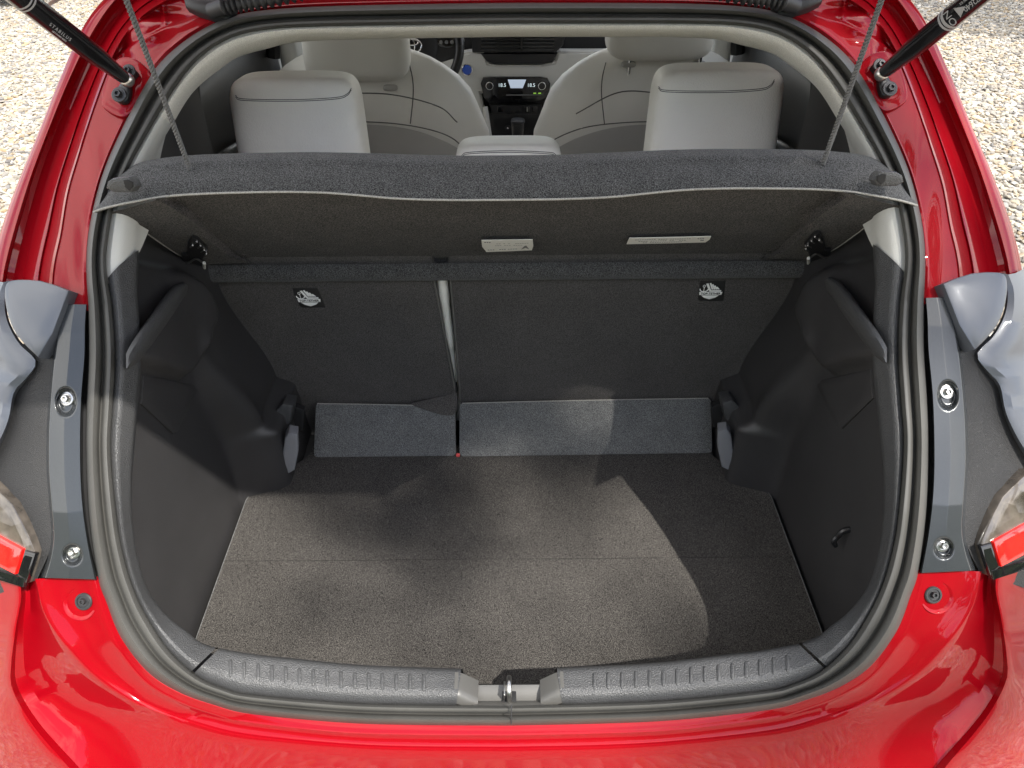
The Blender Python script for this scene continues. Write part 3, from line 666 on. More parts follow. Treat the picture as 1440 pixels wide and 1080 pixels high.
# tether stickers: child-seat-and-anchor sign with the words TOP-TETHER
M['stick'] = mat('clear_sticker', (.022, .022, .022), .35)
def sticker(cx, cy, par):
    c = plane_pt(cx, cy)+SN*.0045; h = hit(bvh(par), cx, cy, .0006); c = h[0]
    X = np.array([1.0, 0, .0]); Y = np.cross(SN, X); Y = Y if Y[2] > 0 else -Y; X = X
    tk = .001
    def pl(pts, m, nm, dz=.0):
        P = [c+X*p[0]*tk+Y*p[1]*tk+SN*dz for p in pts]
        obj(nm, *prism(P, SN, .0006, .0001, 0), m, par)
    pl([(-23, 23), (20, 23), (23, 0), (25, -24), (-18, -24), (-22, 0)], M['stick'], 'sticker', -.0003)
    V = []
    def poly(pts, s=1): return prism([c+X*p[0]*tk+Y*p[1]*tk+SN*.0004 for p in pts], SN, .0004, .0001, 0)
    parts = [poly([(-20, -2), (20, -2), (19, -8.5), (-19, -8.5)]), poly([(-15, -10), (15, -10), (10, -15), (0, -19), (-10, -15)]),                      # shield
             poly([(-4, -1), (17, -1), (17, 2), (-1, 2)]), poly([(-4, 1), (0, 1), (-8, 18), (-12, 17)])]
    for k in range(4): parts.append(poly([(0+k*3.6, 4), (3+k*3.6, 4), (-3.5+k*4.2, 19-k*3), (-6+k*4.2, 18-k*3)]))
    ring = [c+X*(-14+2.2*math.cos(a))*tk+Y*(12+2.2*math.sin(a))*tk+SN*.0005 for a in np.linspace(0, 6.28, 13)]
    parts.append(tube(ring, .0005, 5)); arc = [c+X*(-13+7*math.cos(a))*tk+Y*(5+6*math.sin(a))*tk+SN*.0005 for a in np.linspace(-3.2, 0.0, 10)]
    parts.append(tube(arc, .0009, 5)); parts.append(tube([c+X*-.0135+Y*.010+SN*.0005, c+X*-.013+Y*-.001+SN*.0005], .0006, 5))
    obj('tether_sign', *join(parts), M['inkw'], par, smooth=False)
    bez('tether_lettering', 'TOP-TETHER', .0058, M['blackm'], c+Y*-.0053+SN*.0009, X, Y, par)
sticker(434, 419, sbL); sticker(1000, 409, sbR)

# ---------------- headrests
def headrest(c, s, parent, m, e=3.4, lab=None, rot=None, tp=None):
    tp = tp or (lambda z: (1.0-.07*(z+1)/2-.05*max(0, -z), 1.0-.12*(z+1)/2))
    return obj('headrest', *sbox(c, s, e, 56, 32, rot, tp, ez=7.5), m, parent, ang=80)
HY = .84
def hr_from_px(x0, x1, ytop, ybot, y, th):
    a, b = onY(x0, (ytop+ybot)/2, y), onY(x1, (ytop+ybot)/2, y); zt = onY((x0+x1)/2, ytop, y+th*.3)[2]; zb = onY((x0+x1)/2, ybot, y)[2]
    return np.array([(a[0]+b[0])/2, y+th/2, (zt+zb)/2]), (b[0]-a[0], th, zt-zb)
hrs = []
for (x0, x1, yt, yb, par) in ((321, 510, 112, 300, sbL), (916, 1105, 100, 290, sbR), (636, 795, 204, 330, sbR)):
    th = .115 if yb-yt > 150 else .10
    c, s = hr_from_px(x0, x1, yt, yb, HY-.10 if th > .11 else HY-.08, th)
    o = headrest(c, s, par, M['leather'], e=4.6, rot=(R(-6), 0, 0), tp=(lambda z: (1.0-.055*(z+1)/2, 1.0-.10*(z+1)/2)) if th > .11 else None)
    hrs.append(o)
    t = bvh(o)
    if th > .11:
        pts = [(x0+10, yt+22), (x0+22, yt+27), ((x0+x1)/2, yt+28), (x1-38, yt+25), (x1-22, yt+20), (x1-16, yt+12)]
    else: pts = [(x0+6, yt+26), (x0+14, yt+14), (x0+26, yt+10), ((x0+x1)/2, yt+8), (x1-26, yt+10), (x1-14, yt+13), (x1-6, yt+24)]
    for dd in (0, 2.2):
        q = hits(t, [(p[0], p[1]+dd) for p in pts], 8, -.0001)
        if len(q) > 3: obj('seam', *tube(q, .0007, 5), M['seam'], par)

# ================================================================== PARCEL SHELF
sh_t = thing('parcel_shelf', 'black felt parcel shelf hanging tilted across the boot on two cords', 'parcel shelf', (0, .5, 1.1))
E_px = [(718, 281), (790, 280), (860, 277), (920, 271), (965, 267), (1020, 265), (1080, 265), (1140, 266), (1190, 269), (1235, 276), (1270, 283), (1289, 289)]
T_px = [(718, 236), (790, 235), (860, 232), (930, 229), (1000, 227), (1080, 227), (1140, 228), (1180, 230), (1215, 234), (1240, 240), (1262, 254), (1281, 276)]
E = resamp(cat(E_px, 6), 60); T = resamp(cat(T_px, 6), 60)
RE = np.array([onY(p[0], p[1], .335) for p in E]); RTp = np.array([onY(p[0], p[1], .372) for p in T])
H0 = np.array([0, .598, 1.018]); R0 = np.array([0, .335, RE[0][2]])
pn = np.cross(H0-R0, [1, 0, 0]); pn /= np.linalg.norm(pn); pn = pn if np.dot(pn, CAM-R0) > 0 else -pn
under = lambda x, y, l=0: onP(x, y, R0+pn*l, pn)
def lp(a, b, t): return a*(1-t)+b*t
lip = [RTp+np.array([0, .03, .004]), RTp+np.array([0, .010, .004]), RTp+np.array([0, .003, .002]), RTp]
for t, o in ((.15, .003), (.4, .006), (.65, .006), (.85, .003), (.95, .001), (1, 0)): lip.append(lp(RTp, RE, t)+np.array([0, -o, 0]))
lip.append(RE+np.array([0, .003, -.003]))
lip = [w for w in lip]
def tring(w): return np.concatenate([mir(w[::-1]), w[1:]])
child(sh_t, 'rear_lip', grid([tring(w) for w in lip]), M['felt_lip'])
child(sh_t, 'frayed_edge', tube(tring(lp(RTp, RE, 1.0)+np.array([0, -.0012, .0005])), .0013, 6), M['fray'])
# underside
side_px = resamp(cat([(1287, 291), (1258, 298), (1230, 310), (1205, 328), (1180, 346), (1165, 355), (1150, 366)], 6), 30)
fl_px = resamp(cat([(718, 281), (718, 366)], 4), 30)
rows = []
for k in range(30):
    t = k/29; e = E if False else None
    yl = fl_px[k]; sd_ = side_px[k]; row = []
    for j, u in enumerate(np.linspace(0, 1, 60)):
        x = yl[0]+(sd_[0]-yl[0])*u
        ybase = np.interp(u, [0, 1], [yl[1], sd_[1]])
        ye = np.interp(x, E[:, 0], E[:, 1]); ym_ = 366-3*u
        # blend from rear edge to front roll
        y = ye*(1-t)+ (ym_)*t if x < sd_[0]-0.5 else sd_[1]
        y = (1-ss(u, .75, 1))*(ye*(1-t)+ym_*t)+ss(u, .75, 1)*(np.interp(u, [.75, 1], [ye*(1-t)+ym_*t, sd_[1]]))
        # recessed middle panel
        bx = np.interp(y, [275, 290, 310, 335, 352, 368], [1185, 1160, 1140, 1118, 1098, 1060])
        rec = -.014*(1-ss(x, bx-9, bx+9))
        row.append(under(x, y, rec+.001))
    rows.append(np.array(row))
und = [tring(r) for r in rows]
child(sh_t, 'shelf_panel', grid(und), M['felt'], ang=60)
child(sh_t, 'shelf_top', grid([w-pn*.012 for w in und[5:]]), M['felt'])
child(sh_t, 'side_fray', tube(rows[2][-1:].tolist()+[r[-1]+pn*.0005 for r in rows[3:]], .0010, 5), M['fray']); 
child(sh_t, 'side_fray', mirror(tube([r[-1]+pn*.0005 for r in rows[3:]], .0010, 5)), M['fray'])
sideedge = [r[-1] for r in rows]; se_ = grid([np.array(sideedge), np.array(sideedge)-pn*.016]); child(sh_t, 'side_edge', se_, M['felt']); child(sh_t, 'side_edge', mirror(se_), M['felt'])
# front roll
xa, xb = onP(1137, 377, H0, pn)[0]*1.0, 0
cy_, cz_ = H0[1]-.002, H0[2]-.004
roll = []
for a in np.linspace(-60, 215, 14):
    a_ = math.radians(a); roll.append(np.array([[x, cy_-.019*math.cos(a_)*1.0, cz_-.019*math.sin(a_)*1.0] for x in np.linspace(-xa, xa, 60)]))
child(sh_t, 'front_roll', grid(roll), M['felt_lip'], ang=80)
re_ = lathe((xa, cy_, cz_), (1, 0, 0), [(.019, -.001), (.018, .002), (0, .003)], 20); child(sh_t, 'roll_end', re_, M['felt_lip']); child(sh_t, 'roll_end', mirror(re_), M['felt_lip'])
# hinge brackets
for s_ in (1, -1):
    mm = (lambda v: v) if s_ == 1 else mirror
    P = [under(p[0], p[1], .006) for p in ((1131, 345), (1145, 330), (1152, 328), (1158, 336), (1160, 352), (1168, 352), (1168, 366), (1150, 376), (1140, 372), (1138, 358))]
    br = child(sh_t, 'hinge_bracket', mm(prism(P, pn, .012, .0015, 0)), M['black'])
    def sub(vf, nm, mt): obj(nm, [np.array(v)-np.array(sh_t.location) for v in mm(vf)[0]], mm(vf)[1], mt, br)
    for (a, b) in (((1146, 333), (1150, 336)), ((1141, 339), (1145, 342)), ((1136, 345), (1141, 348)), ((1133, 350), (1137, 354)), ((1152, 338), (1156, 341))):
        sub(tube([under(*a, .0075), under(*b, .0075)], .0012, 6), 'bracket_tooth', M['metal'])
    sub(tube(cat([under(1140, 362, .008), under(1148, 357, .010), (under(1158, 362, .010)), under(1166, 361, .006)], 5), .0016, 6), 'bracket_wire', M['metal'])
    sub(tube([under(1137, 363, .006), under(1137, 377, .006)], .0028, 8), 'hinge_pin', M['pale'])
    sub(sbox(under(1151, 373, .0), (.022, .02, .016), 4), 'hinge_boss', M['black'])
    # side clips at the rear corners
    P = [onY(p[0], p[1], .322) for p in ((1234, 246), (1240, 241), (1262, 242), (1270, 247), (1272, 256), (1262, 262), (1236, 262), (1230, 254))]
    cl_ = child(sh_t, 'corner_clip', mm(prism(P, (.1, -1, .3), .014, .0025, .001)), M['grain'])
    P = [onY(p[0], p[1], .3212) for p in ((1234, 248), (1241, 244), (1247, 245), (1246, 254), (1239, 260), (1233, 254))]
    vv = mm(prism(P, (.1, -1, .3), .004, .0006, 0)); obj('clip_mouth', [np.array(v)-np.array(sh_t.location) for v in vv[0]], vv[1], M['blackm'], cl_)
# cords (two twisted strands each)
def cord(p, q):
    p, q = np.array(p), np.array(q); L = np.linalg.norm(q-p); T_ = (q-p)/L; u = np.cross(T_, [0, 1, 0]); u /= np.linalg.norm(u); w = np.cross(T_, u); n = int(L/.0012); o = []
    for ph in (0, 2.094, 4.188):
        o.append(tube([p+T_*L*i/n+(u*math.cos(ph+i*.0012/.012*6.283)+w*math.sin(ph+i*.0012/.012*6.283))*.0019 for i in range(n+1)], .0014, 6))
    return join(o)
for (x0, y0, x1, y1) in ((1157, 231, 1241, -4), (268, 240, 176, -4)):
    a = onY(x0, y0, .368); b = onX(x1, y1, a[0]*1.005); b2 = a+(b-a)*1.45
    child(sh_t, 'hanging_cord', cord(a, b2), M['cord'])
# labels under the shelf
ut = bvh(*[o for o in bpy.data.objects if o.name.startswith('shelf_panel')])
def flabel(pts, name, rows_):
    loc = np.array(sh_t.location); P = []
    for p in pts: P.append(under(p[0], p[1], -.0062))
    lb = child(sh_t, name, prism(P, pn, .0008, .0002, 0), M['white'], smooth=False)
    out = []
    for (x0, y0, x1, y1, th) in rows_:
        n = max(3, int((x1-x0)/3.2)); 
        for k in range(n):
            if random.random() < .12: continue
            a = under(x0+(x1-x0)*k/n, y0+(y1-y0)*k/n, -.0058); b = under(x0+(x1-x0)*(k+.75)/n, y0+(y1-y0)*(k+.75)/n, -.0058); out.append(tube([a-loc, b-loc], th, 4))
    obj('small_print', *join(out), M['ink'], lb, smooth=False, kind='stuff'); return lb
lb1 = flabel([(677, 338), (712, 337.5), (749, 337), (750, 346), (748, 352), (714, 353.5), (684, 354.5), (678, 347)], 'care_label', [(681, 341, 694, 341, .0008), (698, 343, 744, 342, .0003), (696, 345.5, 735, 344.8, .0003), (686, 351.5, 712, 350.5, .0007), (714, 350.5, 728, 350, .0004)])
P = [under(*p, -.0058)-np.array(sh_t.location) for p in ((733, 351), (737, 346.5), (740, 345.5), (744, 350.5), (739, 348.5))]
obj('warning_mark', *prism(P, pn, .0003, .0001, 0), M['ink'], lb1, smooth=False)
flabel([(885, 335), (940, 334), (1000, 332.5), (998, 337), (992, 341), (940, 342.3), (881, 343.5)], 'warning_label', [(893, 337.5, 972, 335.6, .0004), (898, 339.6, 965, 337.8, .0004), (904, 341.5, 960, 340, .0004), (981, 335.5, 994, 335, .0009), (985, 338, 990, 337.8, .0012)])

# ================================================================== STRUTS, MOUNTS, HOSES
for s_ in (1, -1):
    mm = (lambda v: v) if s_ == 1 else mirror
    # pad pressed in the body
    pad = cat([(1205, 105), (1222, 78), (1245, 70), (1262, 82), (1273, 108), (1278, 135), (1268, 148), (1246, 156), (1228, 140)], 4, True)
    vv = patch(pad, .000, .010, .004, .001); po_ = obj('strut_mount_pad', *mm(vv), M['red'], car)
    P = cat([(1227, 92), (1237, 85), (1246, 92), (1250, 108), (1259, 122), (1256, 133), (1243, 134), (1237, 122), (1236, 106)], 4, True)
    mt_ = obj('strut_bracket', *mm(patch(P, .010, .008, .002, .001)), M['black'], car)
    for (x, y, r_) in ((1237, 92, .0085), (1251, 125, .0095)):
        p = onS(x, y, .011); obj('bracket_bolt', *mm(bolt(p, (0, -.8, .6), r_)), M['bolt'], mt_, ang=30)
    ball = onS(1240, 104, .022); obj('ball_joint', *mm(sbox(ball, (.018, .018, .018), 2)), M['metal'], mt_)
    if s_ == 1: end = onX(1400, -26, ball[0]+.025)
    d = end-ball; d /= np.linalg.norm(d); L_st = .42
    rad = [.0055, .0085, .0095, .0105, .0118, .0120, .0120, .0120, .0118]; at_ = [0, .01, .03, .045, .06, .10, .2, .35, L_st]
    st = obj('gas_strut', *mm(tube([ball+d*a for a in at_], rad, 24)), M['strut'], car, ang=50)
    X = -d if s_ == 1 else d
    toC = CAM-(ball+d*.13); toC = toC if s_ == 1 else (CAM-mir(ball+d*.13))
    dd = d if s_ == 1 else mir(d); XX = -dd if s_ == 1 else -dd
    nn = toC-dd*np.dot(toC, dd); nn /= np.linalg.norm(nn); ctr = (ball if s_ == 1 else mir(ball))
    def put(txt, dist, size, off, flip):
        YY = np.cross(nn, XX)*flip; c = ctr+dd*dist+nn*.01235+np.cross(nn, XX)*off
        bez('strut_print', txt, size, M['ink2'], c, XX*flip, YY, st, ext=.0002)
    if 'ink2' not in M: M['ink2'] = mat('grey_strut_print', (.33, .33, .34), .5)
    if s_ == 1:
        put('572640', .165, .0085, .002, 1); put('0450N  A102 G3', .165, .0035, -.005, 1)
        ringp = ctr+dd*.118
        obj('strut_band', *tube([ringp, ringp+dd*.003], .0122, 24, False), M['ink2'], st); obj('strut_band', *tube([ringp+dd*.0045, ringp+dd*.0085], .0122, 24, False), M['ink2'], st)
        bez('strut_mark', 'ON', .0115, M['ink2'], ringp+dd*.016+nn*.0124, np.cross(nn, dd), -dd, st, ext=.0002)
        a = ringp+dd*.026+nn*.0124; sY = np.cross(nn, dd)
        obj('arrow_mark', *prism([a+dd*.012, a+sY*.006, a-sY*.006], nn, .0004, .0001, 0), M['ink2'], st, smooth=False)
    else:
        ds = min(np.linspace(.03, .4, 300), key=lambda q: abs(proj(ctr+dd*q+nn*.012)[0]-88)); db = min(np.linspace(.03, .4, 300), key=lambda q: abs(proj(ctr+dd*q+nn*.012)[0]-44))
        put('S T A B I L U S', ds, .0052, -.0035, 1); put('LIFT-O-MAT 01823', ds-.002, .0026, -.0078, 1)
        for q in (db-.003, db+.0015): obj('strut_band', *tube([ctr+dd*q, ctr+dd*(q+.0022)], .01215, 24, False), M['ink2'], st)
# corrugated hose at the hinge corners
for s_ in (1, -1):
    mm = (lambda v: v) if s_ == 1 else mirror
    pth = cat([onS(1120, 9, .012), onS(1096, 2, .024), onS(1060, -3, .026), onS(1010, -12, .03), onS(960, -24, .03)], 20)
    rr2 = [(.0085+.0026*math.sin(i*1.55)) if i > 16 else .0095 for i in range(len(pth))]
    hs_ = obj('wiring_hose', *mm(tube(pth, rr2, 14)), M['rubber_dark'], car, ang=80)
    obj('hose_boot', *mm(patch([(1088, 8), (1095, -6), (1125, -14), (1160, -10), (1158, 0), (1142, 8), (1120, 15), (1096, 20)], .010, .016, .005, .003)), M['rubber_dark'], car)

# ================================================================== TAILGATE (open, above the frame)
tg = bpy.data.objects.new('tailgate', None); COL.objects.link(tg); tg.parent = car
hy, hz = .60, 1.53; ang_t = R(27); L1 = 1.05
def tp(x, s, h): return np.array([x, hy-s*math.cos(ang_t)-h*math.sin(ang_t)*-1, hz+s*math.sin(ang_t)+h*math.cos(ang_t)])
def halfw(s): return np.interp(s, [0, .15, .45, .6, .8, .95, 1.02], [.46, .52, .58, .61, .61, .57, .50])
def tgrid(s0, s1, w0, w1, h, n=14, thick=.05):
    S = np.linspace(s0, s1, n)
    return [np.array([tp(x, s, h+.03*math.sin(math.pi*min(1, s/L1))) for x in np.linspace(w0(s), w1(s), 13)]) for s in S]
def shell(s0, s1, a, b, h0, h1):
    g0 = tgrid(s0, s1, a, b, h0); g1 = tgrid(s0, s1, a, b, h1)
    e0 = np.concatenate([g0[0], [r[-1] for r in g0], g0[-1][::-1], [r[0] for r in g0][::-1]]); e1 = np.concatenate([g1[0], [r[-1] for r in g1], g1[-1][::-1], [r[0] for r in g1][::-1]])
    return join([grid(g0), grid(g1), grid([e0, e1])])
obj('tailgate_shell', *join([shell(0, .10, lambda s: -halfw(s), halfw, 0, .04), shell(.50, L1, lambda s: -halfw(s), halfw, -.03, .05),
     shell(.10, .50, lambda s: -halfw(s), lambda s: -halfw(s)+.07, 0, .04), shell(.10, .50, lambda s: halfw(s)-.07, halfw, 0, .04)]), M['red'], tg)
obj('tailgate_trim', *shell(.54, .97, lambda s: -halfw(s)+.07, lambda s: halfw(s)-.07, -.045, -.031), M['grain'], tg)
obj('tailgate_glass', *grid(tgrid(.10, .50, lambda s: -halfw(s)+.07, lambda s: halfw(s)-.07, .036)), M['glass'], tg)

# ================================================================== CABIN SHELL
# roof above the cabin, pale cloth below
rf_ = [[np.array([x, y, 1.455+.03*math.cos(x*1.6)-.5*max(0, abs(x)-.54)-.10*((y-1.5)/1.4)**2*(1 if y > 1.5 else .3)]) for x in np.linspace(-.66, .66, 25)] for y in np.linspace(.62, 2.35, 20)]
obj('roof', *grid([[p+np.array([0, 0, .03]) for p in r] for r in rf_]), M['red'], car); obj('roof_lining', *grid(rf_), M['head'], car)
for s_ in (1, -1):
    mm = (lambda v: v) if s_ == 1 else mirror
    # lower door skins with inner trims; window gap above
    obj('rear_door', *mm(join([box((.80, 1.35, .72), (.05, 1.1, .66), bev=.02), box((.80, .9, .98), (.05, .5, .10), bev=.02)])), M['red'], car)
    dt = obj('door_trim', *mm(sbox((.71, 1.32, .83), (.12, 1.10, .62), 5)), M['panel'], car)
    obj('armrest', *mm(sbox((.62, 1.35, .86), (.12, .50, .07), 3)), M['black'], dt)
    obj('pull_handle', *mm(tube(cat([(.64, 1.0, 1.0), (.61, 1.08, 1.02), (.61, 1.2, 1.0), (.64, 1.3, .97)], 6), .012, 10)), M['black'], dt)
    obj('side_pillar', *mm(join([box((.585, .86, 1.24), (.05, .16, .44), rot=(R(-28), 0, 0), bev=.02)])), M['blackm'], car)
    obj('door_frame', *mm(tube(cat([(.66, .98, 1.06), (.62, .92, 1.22), (.585, 1.0, 1.38), (.575, 1.35, 1.42), (.58, 1.68, 1.40), (.64, 1.70, 1.06)], 6), .020, 8)), M['blackm'], car)
    obj('door_frame_skin', *mm(tube(cat([(.685, .98, 1.06), (.645, .90, 1.22), (.61, 1.0, 1.39), (.60, 1.35, 1.44), (.605, 1.68, 1.42)], 6), .018, 8)), M['red'], car)
    obj('side_window', *mm(grid([[np.array([.695, y_, 1.03]) for y_ in (.90, 1.2, 1.5, 1.72)], [np.array([.655, y_, 1.24]) for y_ in (.90, 1.2, 1.5, 1.72)], [np.array([.585, y_, 1.43]) for y_ in (.95, 1.2, 1.5, 1.72)]])), M['privacy'], car)
    obj('centre_pillar', *mm(box((.60, 1.74, 1.2), (.05, .10, .50), bev=.02)), M['pale'], car)
    obj('front_door_trim', *mm(sbox((.73, 2.2, .84), (.10, .95, .62), 5)), M['pale'], car)
    obj('seat_belt', *mm(grid([[np.array([.565, 1.70, 1.36]), np.array([.52, 1.66, 1.0]), np.array([.50, 1.64, .7])], [np.array([.57, 1.74, 1.36]), np.array([.525, 1.70, 1.0]), np.array([.505, 1.68, .7])]])), M['blackm'], car)
    obj('wheel_house', *mm(sbox((.66, .60, .98), (.22, .34, .30), 4)), M['panel'], car)
obj('cabin_floor', *box((0, 1.7, .30), (1.5, 2.2, .04)), M['leather_d'], car)
rsb = obj('rear_bench', *sbox((0, .98, .52), (1.15, .50, .26), 6), M['leather_f'], car)
obj('bench_top', *sbox((0, .775, .93), (1.02, .12, .40), 7, rot=(R(8), 0, 0)), M['leather'], car)
# ---------------- front seats
def front_seat(cx, s_mirror, label):
    y0 = 1.52
    lv = [(207, 178), (185, 171), (165, 165), (145, 158), (125, 143), (108, 122), (97, 104), (90, 88), (86, 76), (83.5, 66), (82.5, 50)]
    zs_, ws = [], []
    for (py, w) in lv:
        p = onY(716, py-6, y0); zs_.append(p[2]); q = onY(716+w, py-6, y0); ws.append(q[0]-p[0])
    zz = np.r_[.45, .55, zs_]; ww = np.r_[ws[0]*1.02, ws[0]*1.03, ws]*(.95 if cx < 0 else .91); rails = []
    for z, w in zip(zz, ww):
        u = (z-.45)/(zz[-1]-.45); yc = y0-.02+.0*u+.16*(1-u)*0; row = []
        dth = .075*(1-ss(u, .8, 1.0)*.55)
        for k in range(48):
            a = 2*math.pi*k/48; ca_, sa_ = math.cos(a), math.sin(a)
            x = w*math.copysign(abs(ca_)**.62, ca_); bol = .05*ss(abs(x)/max(w, .01), .6, 1.0)
            y = yc+.06+dth*math.copysign(abs(sa_)**.62, sa_)+bol-.05*(u-.5)
            row.append(np.array([cx+x, y, z]))
        rails.append(np.array(row))
    top = rails[-1]; c = top.mean(0); rails += [c+(top-c)*.8+np.array([0, 0, .004]), c+(top-c)*.4+np.array([0, 0, .005]), c+(top-c)*.01+np.array([0, 0, .005])]
    seat = obj('front_seat', *grid(rails, closed=True), M['leather_f'], car, ang=80, label=label); return seat
cxl = onY(500, 70, 1.5)[0]; cxr = onY(930, 70, 1.5)[0]
fs1 = front_seat(cxl, 1, 'front seat on the left, behind the steering wheel'); fs2 = front_seat(cxr, 1, 'front seat on the right, without a steering wheel')
for fs, cx, pts in ((fs1, 497, None), (fs2, 930, None)):
    a, b = onY(cx-78, 70, 1.48), onY(cx+78, 70, 1.48); zb = onY(cx, 114 if cx < 600 else 84, 1.48)[2]
    hh = sbox((.5*(a[0]+b[0]), 1.53, zb+.09), (b[0]-a[0], .12, .20), 4, 40, 24, (R(-4), 0, 0), lambda z: (1.0-.06*(z+1)/2, 1-.2*(z+1)/2), ez=5)
    obj('front_headrest', *hh, M['leather_f'], fs, ang=80)
    for off in (-46, 52):
        p = onY(cx+off, 98, 1.5); q = p.copy(); q[2] += .14
        obj('headrest_post', *tube([p-np.array([0, 0, .06]), q], .006, 10), M['chrome'], fs)
        yy = 126 if cx < 600 else 93
        h_ = hit(bvh(fs), cx+off, yy, 0)
        if h_: obj('post_collar', *sbox(h_[0]+np.array([0, .004, .004]), (.038, .022, .016), 3), M['leather_d'], fs)
    t = bvh(fs)
    sgn = 1 if cx < 600 else -1
    seams = [[(cx+sgn*78, 88), (cx+sgn*83, 110), (cx+sgn*84, 134), (cx+sgn*80, 174)], [(cx-120, 160), (cx-60, 134+(-4 if sgn < 0 else 0)), (cx, 131), (cx+60, 134), (cx+120, 150), (cx+146, 172)] ,
             [(cx-160, 208), (cx-150, 196), (cx-110, 180), (cx-60, 173), (cx, 171), (cx+60, 174), (cx+110, 183), (cx+140, 195), (cx+158, 212)]]
    for sm_ in seams:
        q = hits(t, sm_, 10, -.0003)
        if len(q) > 3: obj('seat_seam', *tube(q, .0016, 5), M['seam'], fs)
    # darker cloth map-pocket on the back
    pk = []
    for v in np.linspace(0, 1, 12):
        row = []
        for u in np.linspace(-1, 1, 24):
            ytop = 174+34*abs(u)**2.6; x = cx+u*146; y = ytop+(240-ytop)*v; h_ = hit(t, x, y, .004)
            if h_ is None: h_ = (row[-1] if row else onY(x, y, 1.55),)
            row.append(h_[0] if isinstance(h_, tuple) else h_)
        pk.append(np.array(row))
    obj('seat_pocket', *grid(pk), M['leather_d'], fs, ang=80)
    obj('seat_cushion', *sbox((.5*(a[0]+b[0]), 1.86, .50), (.50, .52, .18), 5), M['leather_f'], fs)

# ================================================================== DASHBOARD
DY = 2.26
def dpt(px, py, dy=0): return onY(px, py, DY+dy)
def dplate(name, pts, dy, t, mt, parent, bev=.004, dome=0.0):
    P = [dpt(p[0], p[1], dy) for p in pts]; return obj(name, *prism(P, (0, -1, .0), t, bev, dome), M[mt], parent)
dash = obj('dashboard', *sbox((0, DY+.26, .86), (1.46, .42, .40), 6), M['blackm'], car)
# pale front band
band = [(560, 70), (600, 78), (640, 78), (662, 73), (682, 74), (686, 90), (700, 92), (760, 92), (780, 88), (785, 73), (860, 73), (1060, 66), (1060, 160), (780, 160), (772, 130), (676, 130), (684, 168), (690, 208), (660, 208), (640, 130), (560, 130)]
Pb = [dpt(p[0], p[1], 0) for p in band]
bm = bmesh.new(); vs = [bm.verts.new(p) for p in Pb]; f = bm.faces.new(vs); r_ = bmesh.ops.extrude_face_region(bm, geom=[f]); 
for v in r_['geom']:
    if isinstance(v, bmesh.types.BMVert): v.co.y += .05
bmesh.ops.recalc_face_normals(bm, faces=bm.faces); bmesh.ops.bevel(bm, geom=[e for e in bm.edges], offset=.006, segments=3, affect='EDGES'); bmesh.ops.triangulate(bm, faces=[f for f in bm.faces if len(f.verts) > 4])
me = bpy.data.meshes.new('dash_band'); bm.to_mesh(me); bm.free(); link('dash_band', me, M['pale'], dash, ang=50)
vent = dplate('air_vent', [(662, 40), (798, 40), (792, 64), (782, 74), (664, 74)], -.004, .03, 'black', dash, .006)
for k in range(5): dplate('vent_blade', [(676, 49+5*k), (780, 49+5*k), (779, 51+5*k), (677, 51+5*k)], -.016+.002*k, .006, 'gloss', dash, .0008)
dplate('vent_divider', [(732, 44), (735, 44), (735, 72), (732, 72)], -.02, .01, 'gloss', dash, .001)
dplate('dash_shelf', [(676, 76), (784, 76), (776, 88), (766, 90), (694, 90), (684, 86)], -.003, .03, 'black', dash, .004)
cu = dplate('climate_unit', [(679, 110), (690, 109), (760, 109), (770, 111), (774, 118), (772, 137), (766, 146), (688, 146), (680, 137), (676, 118)], -.012, .05, 'gloss', dash, .004)
dplate('display', [(714, 112), (740, 112), (735, 124), (718, 124)], -.0135, .002, 'screen', dash, .0002)
dplate('display_bar', [(712, 133), (762, 133), (764, 131), (764, 134), (712, 134.5)], -.0135, .002, 'ink', dash, .0002)
for cx in (706, 747): 
    c = dpt(cx, 120, -.0145); bez('temperature_digits', '18.5', .017, M['digit'], c, (1, 0, 0), (0, 0, 1), dash)
for x in (750, 757): dplate('status_mark', [(x, 130.5), (x+4, 130.5), (x+4, 132), (x, 132)], -.0138, .001, 'green', dash, .0002)
for cx in (688.5, 762):
    c = dpt(cx, 120, -.012); obj('climate_knob', *lathe(c, (0, -1, 0), [(.0145, 0), (.0145, .008), (.013, .010), (.0115, .010), (.011, .007), (0, .007)], 28), M['chrome'], dash)
    obj('knob_face', *lathe(c, (0, -1, 0), [(.0112, .006), (.0112, .0085), (0, .0088)], 24), M['gloss'], dash)
sw = dplate('switch_panel', [(688, 147), (762, 147), (760, 161), (692, 161)], -.008, .03, 'black', dash, .003)
for (a, b, m_) in ((699, 707, 'gloss'), (709, 733, 'blackm'), (738, 745, 'gloss'), (748, 756, 'gloss')): dplate('switch', [(a, 149), (b, 149), (b, 158), (a, 158)], -.010, .004, m_, dash, .001)
dplate('switch_light', [(740.5, 151), (742.5, 151), (742.5, 157), (740.5, 157)], -.0110, .001, 'fray', dash, .0002)
dplate('centre_console', [(684, 158), (770, 158), (762, 180), (764, 215), (692, 215), (690, 185)], -.002, .06, 'black', dash, .006)
c = dpt(714, 180, -.004); obj('power_socket', *lathe(c, (0, -1, 0), [(.011, 0), (.011, .003), (.008, .004), (.006, .001), (0, .001)], 20), M['bolt'], dash)
obj('socket_centre', *lathe(c, (0, -1, 0), [(.0035, 0), (.0035, .004), (0, .005)], 12), M['chrome'], dash)
# side rails of the console
for pts in ([(682, 150), (690, 205), (692, 230)], [(774, 145), (765, 175), (762, 205), (762, 230)]):
    obj('console_rail', *tube(cat([onY(p[0], p[1], DY-.03-.05*i) for i, p in enumerate(pts)], 6), .010, 10), M['pale'], dash)
obj('console_tunnel', *box((0.01, 1.85, .42), (.22, .75, .26), bev=.03), M['black'], car)
